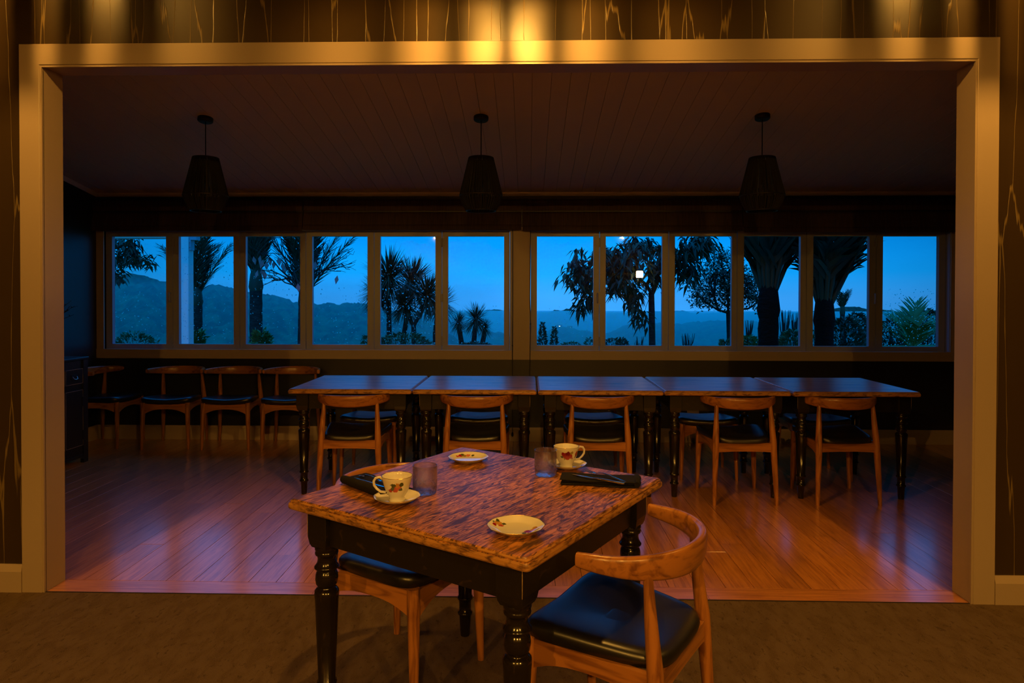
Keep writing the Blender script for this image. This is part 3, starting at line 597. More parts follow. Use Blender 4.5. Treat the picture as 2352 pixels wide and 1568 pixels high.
for sy in (-1, 1):
    y0, y1 = (0.006, hy - 0.06) if sy > 0 else (-hy + 0.06, -0.006)
    d = framed('drawer', y0, y1, 0.675, 0.80)
    ym = (y0 + y1) / 2 - 0.0
    MB().box(fx - 0.004, fx, ym - 0.04, ym + 0.04, 0.715, 0.757).build('pull_plate', black_m, d)
    MB().tube([(fx, ym - 0.025, 0.74), (fx + 0.012, ym - 0.02, 0.722), (fx + 0.014, ym, 0.719), (fx + 0.012, ym + 0.02, 0.722), (fx, ym + 0.025, 0.74)], 0.003, 6).build('pull', steel, d)
    d = framed('door', y0, y1, 0.15, 0.62)
    for z in (0.24, 0.52): MB().box(fx - 0.004, fx + 0.001, (y1 if sy > 0 else y0) - 0.012, (y1 if sy > 0 else y0) + 0.012, z - 0.04, z + 0.04).build('hinge', black_m, d)
va = empty('vase', (-4.02, 5.30, 0.895)); tag(va, 'dark vase of thin bare twigs on the black cabinet', 'vase')
MB().lathe([(0.045, 0), (0.06, 0.02), (0.07, 0.08), (0.05, 0.15), (0.028, 0.19), (0.034, 0.21), (0.028, 0.208), (0.022, 0.19), (0.04, 0.15)], 20, cap1=False).build('body', black_m, va)
rt = random.Random(5)
for k, (px, py) in enumerate(((172, 702), (164, 690), (158, 712), (170, 722), (140, 650), (120, 680))):
    e = at(px, py, 5.45) - Vector(va.location); e0 = Vector((0.01 * math.cos(k), 0.01 * math.sin(k), 0.15)); mid = e0.lerp(e, 0.5) + Vector((0, 0, 0.03))
    m = MB(); m.tube([e0, mid, e], [0.004, 0.003, 0.0015], 5)
    for j in range(3):
        q = mid.lerp(e, rt.uniform(0, 0.9)); m.tube([q, q + Vector((rt.uniform(-0.02, 0.05), rt.uniform(-0.05, 0.05), rt.uniform(0.01, 0.06)))], [0.0018, 0.001], 4); m.tube([q, q + Vector((0, 0, 0.006)), q + Vector((0, 0, 0.012))], [0.002, 0.0045, 0.001], 5)
    m.build('twig', bark, va)

# ================================================================== things on the laid table
TZ = 0.7602
def china(name, spots):
    M = bpy.data.materials.new(name); M.use_nodes = True; t = M.node_tree; b = t.nodes['Principled BSDF']; b.inputs['Roughness'].default_value = 0.12; b.inputs['Coat Weight'].default_value = 0.3
    src = t.nodes.new('ShaderNodeTexCoord').outputs['Object']
    n = t.nodes.new('ShaderNodeTexNoise'); n.inputs['Scale'].default_value = 130; n.inputs['Detail'].default_value = 2; t.links.new(src, n.inputs['Vector'])
    ad = t.nodes.new('ShaderNodeVectorMath'); ad.operation = 'MULTIPLY_ADD'; ad.inputs[1].default_value = (0.011, 0.011, 0.011); t.links.new(n.outputs['Color'], ad.inputs[0]); t.links.new(src, ad.inputs[2])
    sb = t.nodes.new('ShaderNodeVectorMath'); sb.operation = 'SUBTRACT'; sb.inputs[1].default_value = (0.0055, 0.0055, 0.0055); t.links.new(ad.outputs[0], sb.inputs[0])
    last = None
    for (c, r, col) in spots:
        d = t.nodes.new('ShaderNodeVectorMath'); d.operation = 'DISTANCE'; d.inputs[1].default_value = c; t.links.new(sb.outputs[0], d.inputs[0])
        mr = t.nodes.new('ShaderNodeMapRange'); mr.inputs['From Min'].default_value = r * 1.0; mr.inputs['From Max'].default_value = r * 1.25; mr.inputs['To Min'].default_value = 1; mr.inputs['To Max'].default_value = 0; t.links.new(d.outputs['Value'], mr.inputs['Value'])
        mx = t.nodes.new('ShaderNodeMix'); mx.data_type = 'RGBA'; t.links.new(mr.outputs[0], mx.inputs['Factor']); mx.inputs['B'].default_value = (*col, 1)
        if last is None: mx.inputs['A'].default_value = (0.80, 0.77, 0.72, 1)
        else: t.links.new(last, mx.inputs['A'])
        last = mx.outputs['Result']
    t.links.new(last, b.inputs['Base Color']); return M
RED, PINK, GRN, YEL, DRED = (0.30, 0.012, 0.012), (0.50, 0.09, 0.06), (0.075, 0.09, 0.03), (0.50, 0.26, 0.05), (0.16, 0.006, 0.01)
def cup_pt(deg, z, r): a = math.radians(deg); return (r * math.cos(a), r * math.sin(a), z)
# camera is towards -y: decoration faces about -90 deg
posy = [(cup_pt(-86, 0.044, 0.040), 0.0085, PINK), (cup_pt(-70, 0.050, 0.043), 0.008, (0.5, 0.12, 0.08)), (cup_pt(-78, 0.058, 0.045), 0.007, YEL), (cup_pt(-95, 0.056, 0.045), 0.008, GRN), (cup_pt(-60, 0.060, 0.045), 0.006, GRN),
        (cup_pt(-112, 0.040, 0.039), 0.006, (0.42, 0.08, 0.05)), (cup_pt(-100, 0.046, 0.041), 0.005, GRN), (cup_pt(-62, 0.044, 0.041), 0.005, GRN)]
reds = []
for a, z, r, c in ((-95, 0.050, 0.012, RED), (-74, 0.050, 0.010, RED), (-84, 0.060, 0.008, DRED), (-84, 0.040, 0.008, RED), (-108, 0.058, 0.006, RED), (-62, 0.038, 0.006, RED), (-105, 0.036, 0.006, (0.30, 0.28, 0.10)), (-66, 0.062, 0.006, (0.3, 0.25, 0.1)), (-28, 0.056, 0.009, RED), (-35, 0.044, 0.006, DRED), (-118, 0.046, 0.005, GRN)):
    reds.append((cup_pt(a, z, 0.042), r, c))
def plate_spots(sc, items): return [((x * sc, y * sc, z), r * sc, c) for x, y, z, r, c in items]
sau_spots = [((0.050, -0.020, 0.011), 0.006, GRN), ((0.054, -0.012, 0.012), 0.004, (0.1, 0.06, 0.03)), ((0.044, -0.026, 0.010), 0.004, (0.12, 0.1, 0.04))]
sau_spots2 = [((0.048, -0.018, 0.011), 0.007, PINK), ((0.056, -0.008, 0.014), 0.006, GRN), ((0.040, -0.028, 0.010), 0.006, GRN), ((0.058, 0.004, 0.014), 0.005, YEL)]
pl1 = [((-0.050, 0.034, 0.009), 0.010, YEL), ((-0.042, 0.024, 0.008), 0.007, PINK), ((-0.060, 0.020, 0.010), 0.006, RED), ((-0.054, 0.046, 0.010), 0.006, GRN), ((-0.034, 0.036, 0.008), 0.006, GRN), ((-0.064, 0.032, 0.011), 0.005, GRN),
       ((0.034, -0.022, 0.007), 0.010, RED), ((0.046, -0.010, 0.008), 0.008, (0.5, 0.2, 0.08)), ((0.022, -0.034, 0.007), 0.006, GRN), ((0.052, 0.004, 0.009), 0.007, YEL), ((0.058, -0.018, 0.010), 0.006, GRN), ((0.006, -0.044, 0.008), 0.005, GRN)]
pl2 = [((-0.036, 0.046, 0.010), 0.008, RED), ((-0.022, 0.050, 0.010), 0.009, (0.30, 0.22, 0.06)), ((-0.006, 0.054, 0.010), 0.008, (0.6, 0.18, 0.08)), ((-0.046, 0.036, 0.010), 0.006, PINK), ((0.012, 0.054, 0.010), 0.006, GRN), ((-0.030, 0.056, 0.011), 0.006, GRN)]
def make_cup(p, handle_deg, m_, lab, rz=0.0):
    root = empty('teacup', p, rz); tag(root, lab, 'cup')
    MB().lathe([(0.001, 0.003), (0.020, 0.003), (0.0225, 0.0), (0.025, 0.001), (0.0245, 0.006), (0.0225, 0.010), (0.026, 0.017), (0.0335, 0.030), (0.0395, 0.044), (0.0435, 0.058), (0.0465, 0.070), (0.0482, 0.0785), (0.0476, 0.0795), (0.0466, 0.0785),
                (0.0448, 0.070), (0.0418, 0.058), (0.038, 0.044), (0.032, 0.030), (0.024, 0.018), (0.012, 0.013), (0.001, 0.012)], 48).build('bowl', m_, root)
    a = math.radians(handle_deg); d = Vector((math.cos(a), math.sin(a), 0))
    pr = [(0.044, 0.066), (0.056, 0.073), (0.068, 0.070), (0.0745, 0.060), (0.073, 0.047), (0.065, 0.036), (0.052, 0.027), (0.036, 0.026)]
    MB().tube([d * r + Vector((0, 0, z)) for r, z in pr], [0.004, 0.0042, 0.0042, 0.0042, 0.0042, 0.004, 0.004, 0.0045], 10).build('handle', m_, root)
    MB().lathe([(0.0478, 0.0782), (0.0486, 0.0788), (0.0478, 0.0798), (0.0468, 0.0790), (0.0478, 0.0782)], 48, cap0=False, cap1=False).build('gilt_rim', gold_rim, root)
    return root
def make_saucer(p, r, m_, lab, kind='saucer', rz=0.0):
    root = empty(kind, p, rz); tag(root, lab, kind)
    k = r / 0.073; sc = lambda a, z, rr: 1 + 0.013 * math.cos(10 * a) * (rr / r) ** 4
    if kind == 'saucer': pf = [(0.001, 0.002), (0.030, 0.002), (0.033, 0.0), (0.037, 0.0025), (0.054, 0.009), (0.068, 0.017), (0.073, 0.0205), (0.0725, 0.0215), (0.067, 0.0185), (0.053, 0.0115), (0.036, 0.0062), (0.028, 0.0048), (0.001, 0.0048)]
    else: pf = [(0.001, 0.002), (0.044, 0.002), (0.047, 0.0), (0.050, 0.0025), (0.060, 0.0085), (0.070, 0.0145), (0.073, 0.0165), (0.0726, 0.0175), (0.069, 0.0160), (0.058, 0.0100), (0.049, 0.0062), (0.044, 0.0050), (0.001, 0.0050)]
    pf = [(a * k, z) for a, z in pf]
    MB().lathe(pf, 80, mod=sc).build('dish', m_, root)
    zr = pf[6][1]; MB().lathe([(r * 0.999, zr - 0.0002), (r * 1.004, zr + 0.0006), (r * 0.996, zr + 0.0014), (r * 0.990, zr + 0.0008), (r * 0.999, zr - 0.0002)], 80, cap0=False, cap1=False, mod=sc).build('gilt_rim', gold_rim, root)
    return root
p = on_z(912, 1147, TZ + 0.008); sl = near_z(p, TZ)
make_saucer(sl, 0.073, china('saucer_a', sau_spots), 'scalloped white saucer under the left teacup')
make_cup(sl + Vector((0, 0, 0.0052)), 178, china('cup_a', posy), 'white teacup with small rose sprigs, at the left of the table')
p = on_z(1303, 1069, TZ + 0.010); sr = near_z(p, TZ)
make_saucer(sr, 0.073, china('saucer_b', sau_spots2), 'white flowered saucer under the red rose teacup')
make_cup(sr + Vector((-0.004, 0, 0.0052)), 20, china('cup_b', reds), 'white teacup with large red roses, behind the right tumbler')
make_saucer(near_z(on_z(1185, 1213, TZ + 0.006), TZ), 0.079, china('plate_a', pl1), 'white side plate with rose sprigs at the front corner of the table', 'plate')
make_saucer(near_z(on_z(1076, 1054, TZ + 0.006), TZ), 0.079, china('plate_b', pl2), 'white side plate near the back corner of the table', 'plate')
def tumbler(p, lab, r=0.0405, h=0.092):
    root = empty('tumbler', p); tag(root, lab, 'glass', 'cut glass tumblers')
    seg = 120; rs = []
    zs = [0.0, 0.002, 0.006] + [0.006 + 0.0022 * i for i in range(1, 26)] + [0.066, 0.074, 0.084, h - 0.001]
    for z in zs:
        rr = r * (0.93 + 0.07 * min(1, z / 0.03)) * (0.965 if z < 0.001 else 1); ring = []
        for i in range(seg):
            a = 2 * pi * i / seg; k = 0.0
            if 0.008 < z < 0.060:
                u = 8 * a / (2 * pi); v = z / 0.030; up = min(1, (0.060 - z) / 0.02)
                d1 = abs((u + v) % 1 - 0.5); d2 = abs((u - v) % 1 - 0.5); fine1 = abs((3 * (u + v)) % 1 - 0.5); fine2 = abs((3 * (u - v)) % 1 - 0.5)
                k = -0.0034 * max(0, 1 - min(d1, d2) / 0.10) * up
                if z < 0.036: k -= 0.0016 * max(0, 1 - min(fine1, fine2) / 0.22)
            ring.append(((rr + k) * math.cos(a), (rr + k) * math.sin(a), z))
        rs.append(ring)
    for ri, z in ((r - 0.0006, h), (r - 0.0018, h), (r - 0.0024, h - 0.001), (r - 0.003, 0.07), (r - 0.0045, 0.03), (r - 0.007, 0.016), (r - 0.013, 0.0125), (0.002, 0.0120)):
        rs.append([(ri * math.cos(2 * pi * i / seg), ri * math.sin(2 * pi * i / seg), z) for i in range(seg)])
    MB().rings(rs).build('glass_body', crystal, root)
tumbler(near_z(on_z(976, 1131, TZ), TZ), 'empty cut glass tumbler beside the rose sprig cup')
tumbler(near_z(on_z(1253, 1090, TZ), TZ), 'empty cut glass tumbler in front of the red rose cup')
# folded napkins
def napkin(p, rz, L, wd, lab, roll):
    root = empty('napkin', p, rz); tag(root, lab, 'napkin'); rn = random.Random(int(L * 1000) + roll)
    z = 0.0; zs = []
    for k in range(3):
        rs = []; h = 0.0036; n = 15; o = (0.0, 0.006, -0.004)[k]
        for i in range(n):
            x = -L / 2 + L * i / (n - 1); x2 = x + o; e = 0.4 if i in (0, n - 1) else 1.0
            hw = wd / 2 - 0.004 * k + 0.0016 * math.sin(x * 40 + k * 2); ring = []
            for q in range(14):
                a = 2 * pi * q / 14; c, s_ = math.cos(a), math.sin(a)
                yy = math.copysign(abs(c) ** 0.35, c) * hw; zz_ = z + h + math.copysign(abs(s_) ** 0.6, s_) * h * e + 0.0012 * math.sin(yy * 60 + x * 25 + k)
                ring.append((x2, yy + o, max(zz_, 0.0003)))
            rs.append(ring)
        MB().rings(rs).build('fold', cloth, root); z += h * 1.75
    rr = 0.0125
    if roll == 0:      # rolled right end, across the width
        MB().tube([(L / 2 - 0.006, -wd / 2 + 0.002, rr), (L / 2 - 0.004, -wd / 4, rr + 0.001), (L / 2 - 0.006, 0, rr), (L / 2 - 0.003, wd / 4, rr + 0.001), (L / 2 - 0.006, wd / 2 - 0.002, rr)], [0.0095, 0.0125, 0.0118, 0.0125, 0.010], 12).build('rolled_edge', cloth, root)
    else:              # rolled long side
        MB().tube([(-L / 2, -wd / 2 + 0.006, 0.015), (-L / 4, -wd / 2 + 0.005, 0.0165), (0, -wd / 2 + 0.006, 0.0155), (L / 4, -wd / 2 + 0.005, 0.0165), (L / 2, -wd / 2 + 0.006, 0.0155)], [0.0125, 0.0165, 0.0155, 0.0165, 0.014], 14).build('rolled_edge', cloth, root)
    return root
def sect(m, pts, ws, hs):           # flat tapered bar along x
    rs = []
    for (x, y, z), w, h in zip(pts, ws, hs):
        rs.append([(x, y + w * c, z + h * s_) for c, s_ in ((1, 0), (0.6, 0.85), (-0.6, 0.85), (-1, 0), (-0.6, -0.85), (0.6, -0.85))])
    return m.rings(rs)
def knife(p, q, lab, z):
    d = q - p; root = empty('knife', (p.x, p.y, z), math.atan2(d.y, d.x)); tag(root, lab, 'knife'); L = d.length
    sect(MB(), [(0, 0.002, 0.001), (0.015, 0.001, 0.001), (0.05, 0, 0.001), (0.40 * L, 0, 0.001), (0.44 * L, 0, 0.0015)], [0.001, 0.005, 0.0085, 0.0088, 0.005], [0.0005, 0.0008, 0.0008, 0.0012, 0.002]).build('blade', steel, root)
    sect(MB(), [(0.44 * L, 0, 0.002), (0.5 * L, 0, 0.003), (0.75 * L, 0, 0.003), (0.97 * L, 0, 0.003), (L, 0, 0.003)], [0.004, 0.0048, 0.006, 0.0078, 0.006], [0.002, 0.003, 0.003, 0.003, 0.002]).build('handle', steel, root)
def fork(p, q, lab, z):
    d = q - p; root = empty('fork', (p.x, p.y, z), math.atan2(d.y, d.x)); tag(root, lab, 'fork'); L = d.length
    for k in range(4):
        y = (k - 1.5) * 0.0058
        sect(MB(), [(0.0, y * 0.95, 0.008), (0.02, y, 0.0035), (0.05, y, 0.0015)], [0.0008, 0.0014, 0.0017], [0.0006, 0.001, 0.001]).build('tine', steel, root)
    sect(MB(), [(0.048, 0, 0.0015), (0.056, 0, 0.001), (0.068, 0, 0.003), (0.078, 0, 0.0065), (0.10, 0, 0.0105), (0.13, 0, 0.010), (0.8 * L, 0, 0.006), (0.97 * L, 0, 0.0025), (L, 0, 0.002)], [0.0106, 0.010, 0.0062, 0.0030, 0.0026, 0.0032, 0.0062, 0.0085, 0.006], [0.001, 0.0012, 0.0012, 0.0016, 0.0018, 0.0016, 0.0013, 0.0012, 0.001]).build('handle', steel, root)
nz = TZ + 0.024
a, b = on_z(1290, 1102, TZ + 0.01), on_z(1470, 1106, TZ + 0.01); dr_ = (b - a)
napkin(near_z(on_z(1378, 1101, TZ + 0.01), TZ), math.atan2(dr_.y, dr_.x) - 0.10, 0.265, 0.115, 'folded black napkin under knife and fork at the right corner of the table', 0)
knife(on_z(1313, 1088, nz), on_z(1434, 1111, nz), 'steel table knife on the right napkin', nz - 0.002)
fork(on_z(1339, 1078, nz), on_z(1436, 1107, nz), 'steel table fork with upturned tines on the right napkin', nz - 0.002)
a, b = on_z(782, 1104, TZ + 0.01), on_z(872, 1138, TZ + 0.01); dl = b - a; ang = math.atan2(dl.y, dl.x)
nrm_ = Vector((-math.sin(ang), math.cos(ang), 0)); Ln = 0.25; c0 = a + Vector((math.cos(ang), math.sin(ang), 0)) * Ln / 2 + nrm_ * 0.050
napkin(near_z(c0 + nrm_ * 0.012, TZ), ang, Ln, 0.115, 'rolled black napkin under knife and fork behind the left teacup', 1)
knife(on_z(884, 1122, nz) + Vector((0.02, 0.0, 0)), on_z(809, 1098, nz), 'steel table knife on the left napkin', nz - 0.002)
fork(on_z(884, 1110, nz) + Vector((0.02, 0.0, 0)), on_z(826, 1092, nz), 'steel table fork on the left napkin', nz - 0.002)

# ================================================================== outside: garden on a hilltop above a misty valley
def sstep(a, b, x):
    t = max(0.0, min(1.0, (x - a) / (b - a))); return t * t * (3 - 2 * t)
def gz(x, y):
    z = -0.55 - max(0, y - 10) * 0.085 - max(0, y - 30) * 0.10
    z += (0.85 + max(0, y - 10) * 0.045) * sstep(6.0, 10.5, x) * (1 - sstep(24, 32, y))
    return z + 0.08 * mnoise.noise((x * 0.4, y * 0.4, 0))
def heightfield(xs, ys, fz, name, m_):
    nx_ = len(xs); vs = [(x, y, fz(x, y)) for y in ys for x in xs]; fs = [(j * nx_ + i, j * nx_ + i + 1, (j + 1) * nx_ + i + 1, (j + 1) * nx_ + i) for j in range(len(ys) - 1) for i in range(nx_ - 1)]
    return struct(MB().add(vs, fs, True).build(name, m_))
lin = lambda a, b, n: [a + (b - a) * i / n for i in range(n + 1)]
heightfield(lin(-45, 45, 60), [6.72] + lin(7.5, 40, 40) + [50, 60, 75], gz, 'ground', grass_m)['label'] = 'garden lawn falling away below the windows'
def vz(x, y):
    base = -9 - 80 * sstep(60, 900, y)
    return base + (10 * mnoise.noise((x * 0.004, y * 0.004, 3)) + 4 * mnoise.noise((x * 0.015, y * 0.015, 5))) * sstep(120, 600, y)
heightfield(lin(-3300, 3300, 90), lin(70, 400, 14) + lin(450, 4200, 50), vz, 'valley', field_m)['label'] = 'misty blue valley beyond the garden'
def hill(pts, Y, d0, d1, zbase, bump, bs, name, lab, nx_=220, ny_=26):
    rid = [at(px, py, Y) for px, py in pts]; X = [p.x for p in rid]; Z = [p.z for p in rid]
    def ridge(x):
        if x <= X[0]: return Z[0]
        for i in range(len(X) - 1):
            if x <= X[i + 1]: t = (x - X[i]) / (X[i + 1] - X[i]); t = t * t * (3 - 2 * t); return Z[i] + (Z[i + 1] - Z[i]) * t
        return Z[-1]
    def fz(x, y):
        t = sstep(Y - d0, Y, y) if y < Y else 1 - sstep(Y, Y + d1, y)
        zr = ridge(x * Y / y if y < Y else x)
        h = zbase + (zr - zbase) * t
        b = abs(mnoise.noise((x / bs, y / bs, 1))) + 0.5 * abs(mnoise.noise((x / bs * 2.3, y / bs * 2.3, 7)))
        return h + bump * (0.55 - 1.1 * b) * 1.6 * min(1, t * 3)
    o = heightfield(lin(X[0] - 0.02 * Y, X[-1] + 0.02 * Y, nx_), lin(Y - d0, Y, ny_) + lin(Y + d1 / 8, Y + d1, 6), fz, name, hill_m); o['label'] = lab; return o
hill([(60, 655), (263, 645), (300, 641), (350, 650), (375, 668), (400, 680), (440, 682), (470, 668), (490, 662), (520, 672), (560, 680), (600, 685), (640, 692), (680, 701), (720, 706), (770, 708), (830, 706), (870, 718), (910, 732), (950, 744), (990, 756), (1030, 778), (1075, 810)], 400, 240, 160, -42, 4.6, 9, 'hill_1', 'near wooded hill rising at the left', 300, 40)
hill([(700, 705), (780, 716), (860, 713), (900, 717), (960, 726), (1000, 733), (1050, 742), (1100, 756), (1150, 768), (1200, 792)], 800, 350, 200, -75, 4, 16, 'hill_2', 'second misty ridge behind the cabbage trees', 180, 24)
hill([(1190, 800), (1225, 775), (1290, 752), (1340, 762), (1400, 768), (1450, 748), (1520, 744), (1560, 748), (1610, 740), (1700, 738), (1760, 745), (1850, 742), (1960, 728), (2100, 730), (2250, 726)], 1150, 300, 250, -88, 5, 22, 'hill_3', 'middle ridge of the misty valley at the right', 200, 24)
hill([(700, 735), (900, 735), (1000, 733), (1060, 724), (1110, 714), (1140, 712), (1170, 718), (1240, 721), (1285, 713), (1310, 711), (1345, 719), (1390, 722), (1500, 718), (1570, 715), (1600, 722), (1680, 720), (1740, 724), (1820, 720), (1900, 714), (1960, 706), (2010, 712), (2080, 718), (2200, 715), (2330, 720)], 2300, 700, 500, -92, 6, 45, 'hill_4', 'farthest pale ridge under the sky', 240, 20)
# mist over the valley (real scattering in the air)
def mist(x0, x1, y0, y1, za, zb, dens, lab):      # top surface falls from za (near) to zb (far)
    o = MB().add([(x0, y0, -140), (x1, y0, -140), (x1, y1, -140), (x0, y1, -140), (x0, y0, za), (x1, y0, za), (x1, y1, zb), (x0, y1, zb)],
                 [(0, 3, 2, 1), (4, 5, 6, 7), (0, 1, 5, 4), (1, 2, 6, 5), (2, 3, 7, 6), (3, 0, 4, 7)]).build('mist', hill_m); o.data.materials.clear()
    M = bpy.data.materials.new('mist'); M.use_nodes = True; t = M.node_tree; t.nodes.clear(); out = t.nodes.new('ShaderNodeOutputMaterial'); v = t.nodes.new('ShaderNodeVolumeScatter')
    v.inputs['Color'].default_value = (1.0, 1.0, 1.0, 1); v.inputs['Density'].default_value = dens; v.inputs['Anisotropy'].default_value = 0.82; t.links.new(v.outputs[0], out.inputs['Volume'])
    o.data.materials.append(M); tag(o, lab, 'mist', kind='stuff')
mist(-3600, 3600, 396, 2290, -6.3, -43.3, 0.0011, 'blue evening mist lying over the valley')
mist(-560, -12, 90, 395, 8, 8, 0.0015, 'blue evening mist before the near wooded hill')

# ------------------------------------------------------------------ verandah post and beam outside the left panes
vp = empty('verandah_post', (at(428, 700, 8.6).x, 8.6, gz(-4, 8.6))); tag(vp, 'white verandah post with beam outside the second pane', 'post')
z0 = vp.location.z; zt = at(428, 548, 8.6).z - z0
bevel(MB().box(-0.065, 0.065, -0.065, 0.065, 0, zt + 0.12).build('post', white_paint, vp), 0.006)
MB().box(-2.6, -0.10, -0.06, 0.06, zt + 0.0, zt + 0.16).build('beam', cream, vp)
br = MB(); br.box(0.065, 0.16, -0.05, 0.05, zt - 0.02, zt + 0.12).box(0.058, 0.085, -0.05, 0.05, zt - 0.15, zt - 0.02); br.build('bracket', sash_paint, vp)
for dz in (-0.12, -0.06): MB().lathe([(0.001, 0), (0.008, 0.001), (0.008, 0.006)], 8).build('bolt', steel, vp).location = (0.072, -0.055, zt + dz)

# ------------------------------------------------------------------ palms
def frond(m, base, az, ph0, ph1, L, leafL, rr, nl, droop, rng):
    """rachis leaving at ph0 from vertical, bending to ph1 at the tip; leaflets on both sides"""
    out = Vector((math.cos(az), math.sin(az), 0)); side = Vector((-math.sin(az), math.cos(az), 0)); pts = [Vector(base)]; ds = []
    n = 12
    for i in range(n):
        ph = ph0 + (ph1 - ph0) * (i / n) ** 1.4; d = out * math.sin(ph) + Vector((0, 0, 1)) * math.cos(ph); ds.append(d); pts.append(pts[-1] + d * L / n)
    ds.append(ds[-1])
    m.tube(pts, [rr * (1 - 0.85 * i / n) for i in range(n + 1)], 5)
    for k in range(nl):
        t = 0.10 + 0.88 * k / nl; f = t * n; i = int(f); p = pts[i].lerp(pts[min(i + 1, n)], f - i); d = ds[i]; nrm = side.cross(d)
        ll = leafL * (0.55 + 0.8 * math.sin(pi * min(1, t * 0.9 + 0.08))) * rng.uniform(0.85, 1.12)
        for sgn in (-1, 1):
            fw = rng.uniform(0.8, 1.2); ld = d * fw + side * sgn * rng.uniform(0.55, 0.85) + nrm * rng.uniform(-0.15, 0.25)
            m.blade(p, ld, nrm, ll, leafL * 0.085, droop * rng.uniform(0.3, 1.4))
def nikau(px, pyb, Y, tr, L, leafL, azs, lab, lm=None, nl=42, ph=(0.12, 0.55), seed=1, droop=0.12, rr=0.022, green=True, extra=()):
    rng = random.Random(seed); b = at(px, pyb, Y); g = gz(b.x, Y) if Y < 40 else b.z - 3
    root = empty('nikau_palm', (b.x, Y, g)); tag(root, lab, 'palm', 'nikau palms in the garden'); h = b.z - g; lm = lm or leaf_dark
    ringp = []; n = max(6, int(h / 0.12))
    for i in range(n + 1): ringp.append((tr * (1.08 - 0.12 * i / n) * (1.04 if i % 2 else 0.98), h * i / n))
    MB().lathe(ringp, 14, mod=lambda a, z, r: 1 + (0.10 if not green else 0.05) * mnoise.noise((math.cos(a) * 2.2, math.sin(a) * 2.2, z * 9))).build('trunk', bark if green else bark_dark, root)
    MB().lathe([(tr * 0.95, h - 0.02), (tr * 1.15, h + 0.08), (tr * 0.9, h + 0.32), (tr * 0.5, h + 0.5)], 14).build('crownshaft', lm if green else bark_dark, root)
    for az in azs:
        a, p0, p1, ls = az if isinstance(az, tuple) else (az, ph[0] * rng.uniform(0.6, 1.4), ph[1] * rng.uniform(0.7, 1.3), rng.uniform(0.85, 1.1))
        m = MB(); frond(m, (tr * 0.4 * math.cos(a), tr * 0.4 * math.sin(a), h + 0.22), a, p0, p1, L * ls, leafL, rr, nl, droop, rng); m.build('frond', lm, root)
    return root
ra = lambda n, off=0.0: [off + 2 * pi * i / n for i in range(n)]
nikau(452, 700, 16, 0.13, 1.55, 0.34, ra(9, 0.3) + [(pi, 0.45, 0.85, 0.95), (0.1, 0.45, 0.7, 0.95)], 'nikau palm beside the white verandah post', seed=2, ph=(0.16, 0.5))
nikau(588, 668, 13, 0.12, 1.9, 0.36, ra(10, 0.1), 'nikau palm rising out of the third pane, behind red leaves', seed=3, ph=(0.14, 0.45))
nikau(697, 705, 14, 0.10, 1.75, 0.36, ra(7, 0.5) + [(0.0, 0.62, 0.80, 0.95), (0.1, 0.42, 0.62, 1.0), (pi, 0.4, 0.6, 1.0)], 'nikau palm behind the bare branches', seed=4, ph=(0.14, 0.5))
nikau(1765, 728, 8.0, 0.115, 3.2, 0.62, ra(11, 0.25) + [(2.6, 0.34, 0.55, 1.0), (0.3, 0.45, 0.7, 1)], 'large dark nikau palm close outside the tenth pane', seed=5, nl=44, ph=(0.16, 0.42), droop=0.2, rr=0.035, green=False)
nikau(1893, 752, 7.9, 0.105, 3.3, 0.62, ra(11, 0.0) + [(0.1, 0.36, 0.52, 1.0), (-0.5, 0.42, 0.7, 1), (2.9, 0.30, 0.5, 1)], 'large dark nikau palm close outside the eleventh pane', seed=6, nl=44, ph=(0.18, 0.42), droop=0.35, rr=0.035, green=False)
nikau(1935, 722, 27, 0.09, 0.75, 0.25, ra(9, 0.2), 'small distant nikau palm between the big palm and the shrubs', seed=7, nl=16, ph=(0.3, 0.7))
nikau(2096, 826, 12.5, 0.07, 0.80, 0.34, [(0.25, 0.7, 1.0, 1), (2.9, 0.75, 1.05, 1), (1.2, 0.4, 0.8, 1), (2.2, 0.35, 0.8, 0.9), (4.4, 0.6, 1.2, 0.8), (5.6, 0.7, 1.2, 0.9), (0.9, 0.15, 0.4, 1.1)], 'young yellow green palm outside the rightmost pane', lm=leaf_light, seed=8, nl=22)

# ------------------------------------------------------------------ cabbage trees
def cabbage(trunk, heads, Y, lab, seed, nleaf=420):
    rng = random.Random(seed); b = at(*trunk[0], Y); g = min(gz(b.x, Y), b.z - 0.3); root = empty('cabbage_tree', (b.x, Y, g)); tag(root, lab, 'tree', 'cabbage trees in the garden'); O = Vector(root.location)
    P = [Vector((b.x, Y, g)) - O] + [at(x, y, Y) - O for x, y in trunk]; s = Y / F_PX
    MB().tube(P, [6.5 * s * (1 - 0.08 * i) for i in range(len(P))], 9).build('trunk', bark, root)
    for (hx, hy, r) in heads:
        c = at(hx, hy, Y + rng.uniform(-0.3, 0.3)) - O; R_ = r * s; hb = c + Vector((0, 0, -R_ * 0.35)); MB().tube([P[-1], P[-1].lerp(hb, 0.5) + Vector((0, 0, -0.05)), hb], [4.5 * s, 4 * s, 4 * s], 7).build('branch', bark, root)
        m = MB()
        for k in range(nleaf):
            u = rng.uniform(-0.8, 1.0); a = rng.uniform(0, 2 * pi); q = math.sqrt(1 - u * u); d = Vector((q * math.cos(a), q * math.sin(a), u)); L = R_ * rng.uniform(0.95, 1.25)
            m.blade(hb + d * R_ * 0.1 + Vector((0, 0, rng.uniform(-0.1, 0.25) * R_)), d, Vector((0, 0, 1)) if abs(u) < 0.9 else Vector((1, 0, 0)), L, R_ * 0.055, 0.02 if u > 0.0 else 0.22)
        m.build('leaf_head', leaf_dark, root)
cabbage([(894, 780), (893, 690)], [(893, 622, 62), (868, 660, 44)], 19, 'tall cabbage tree at the left of the clump', 21)
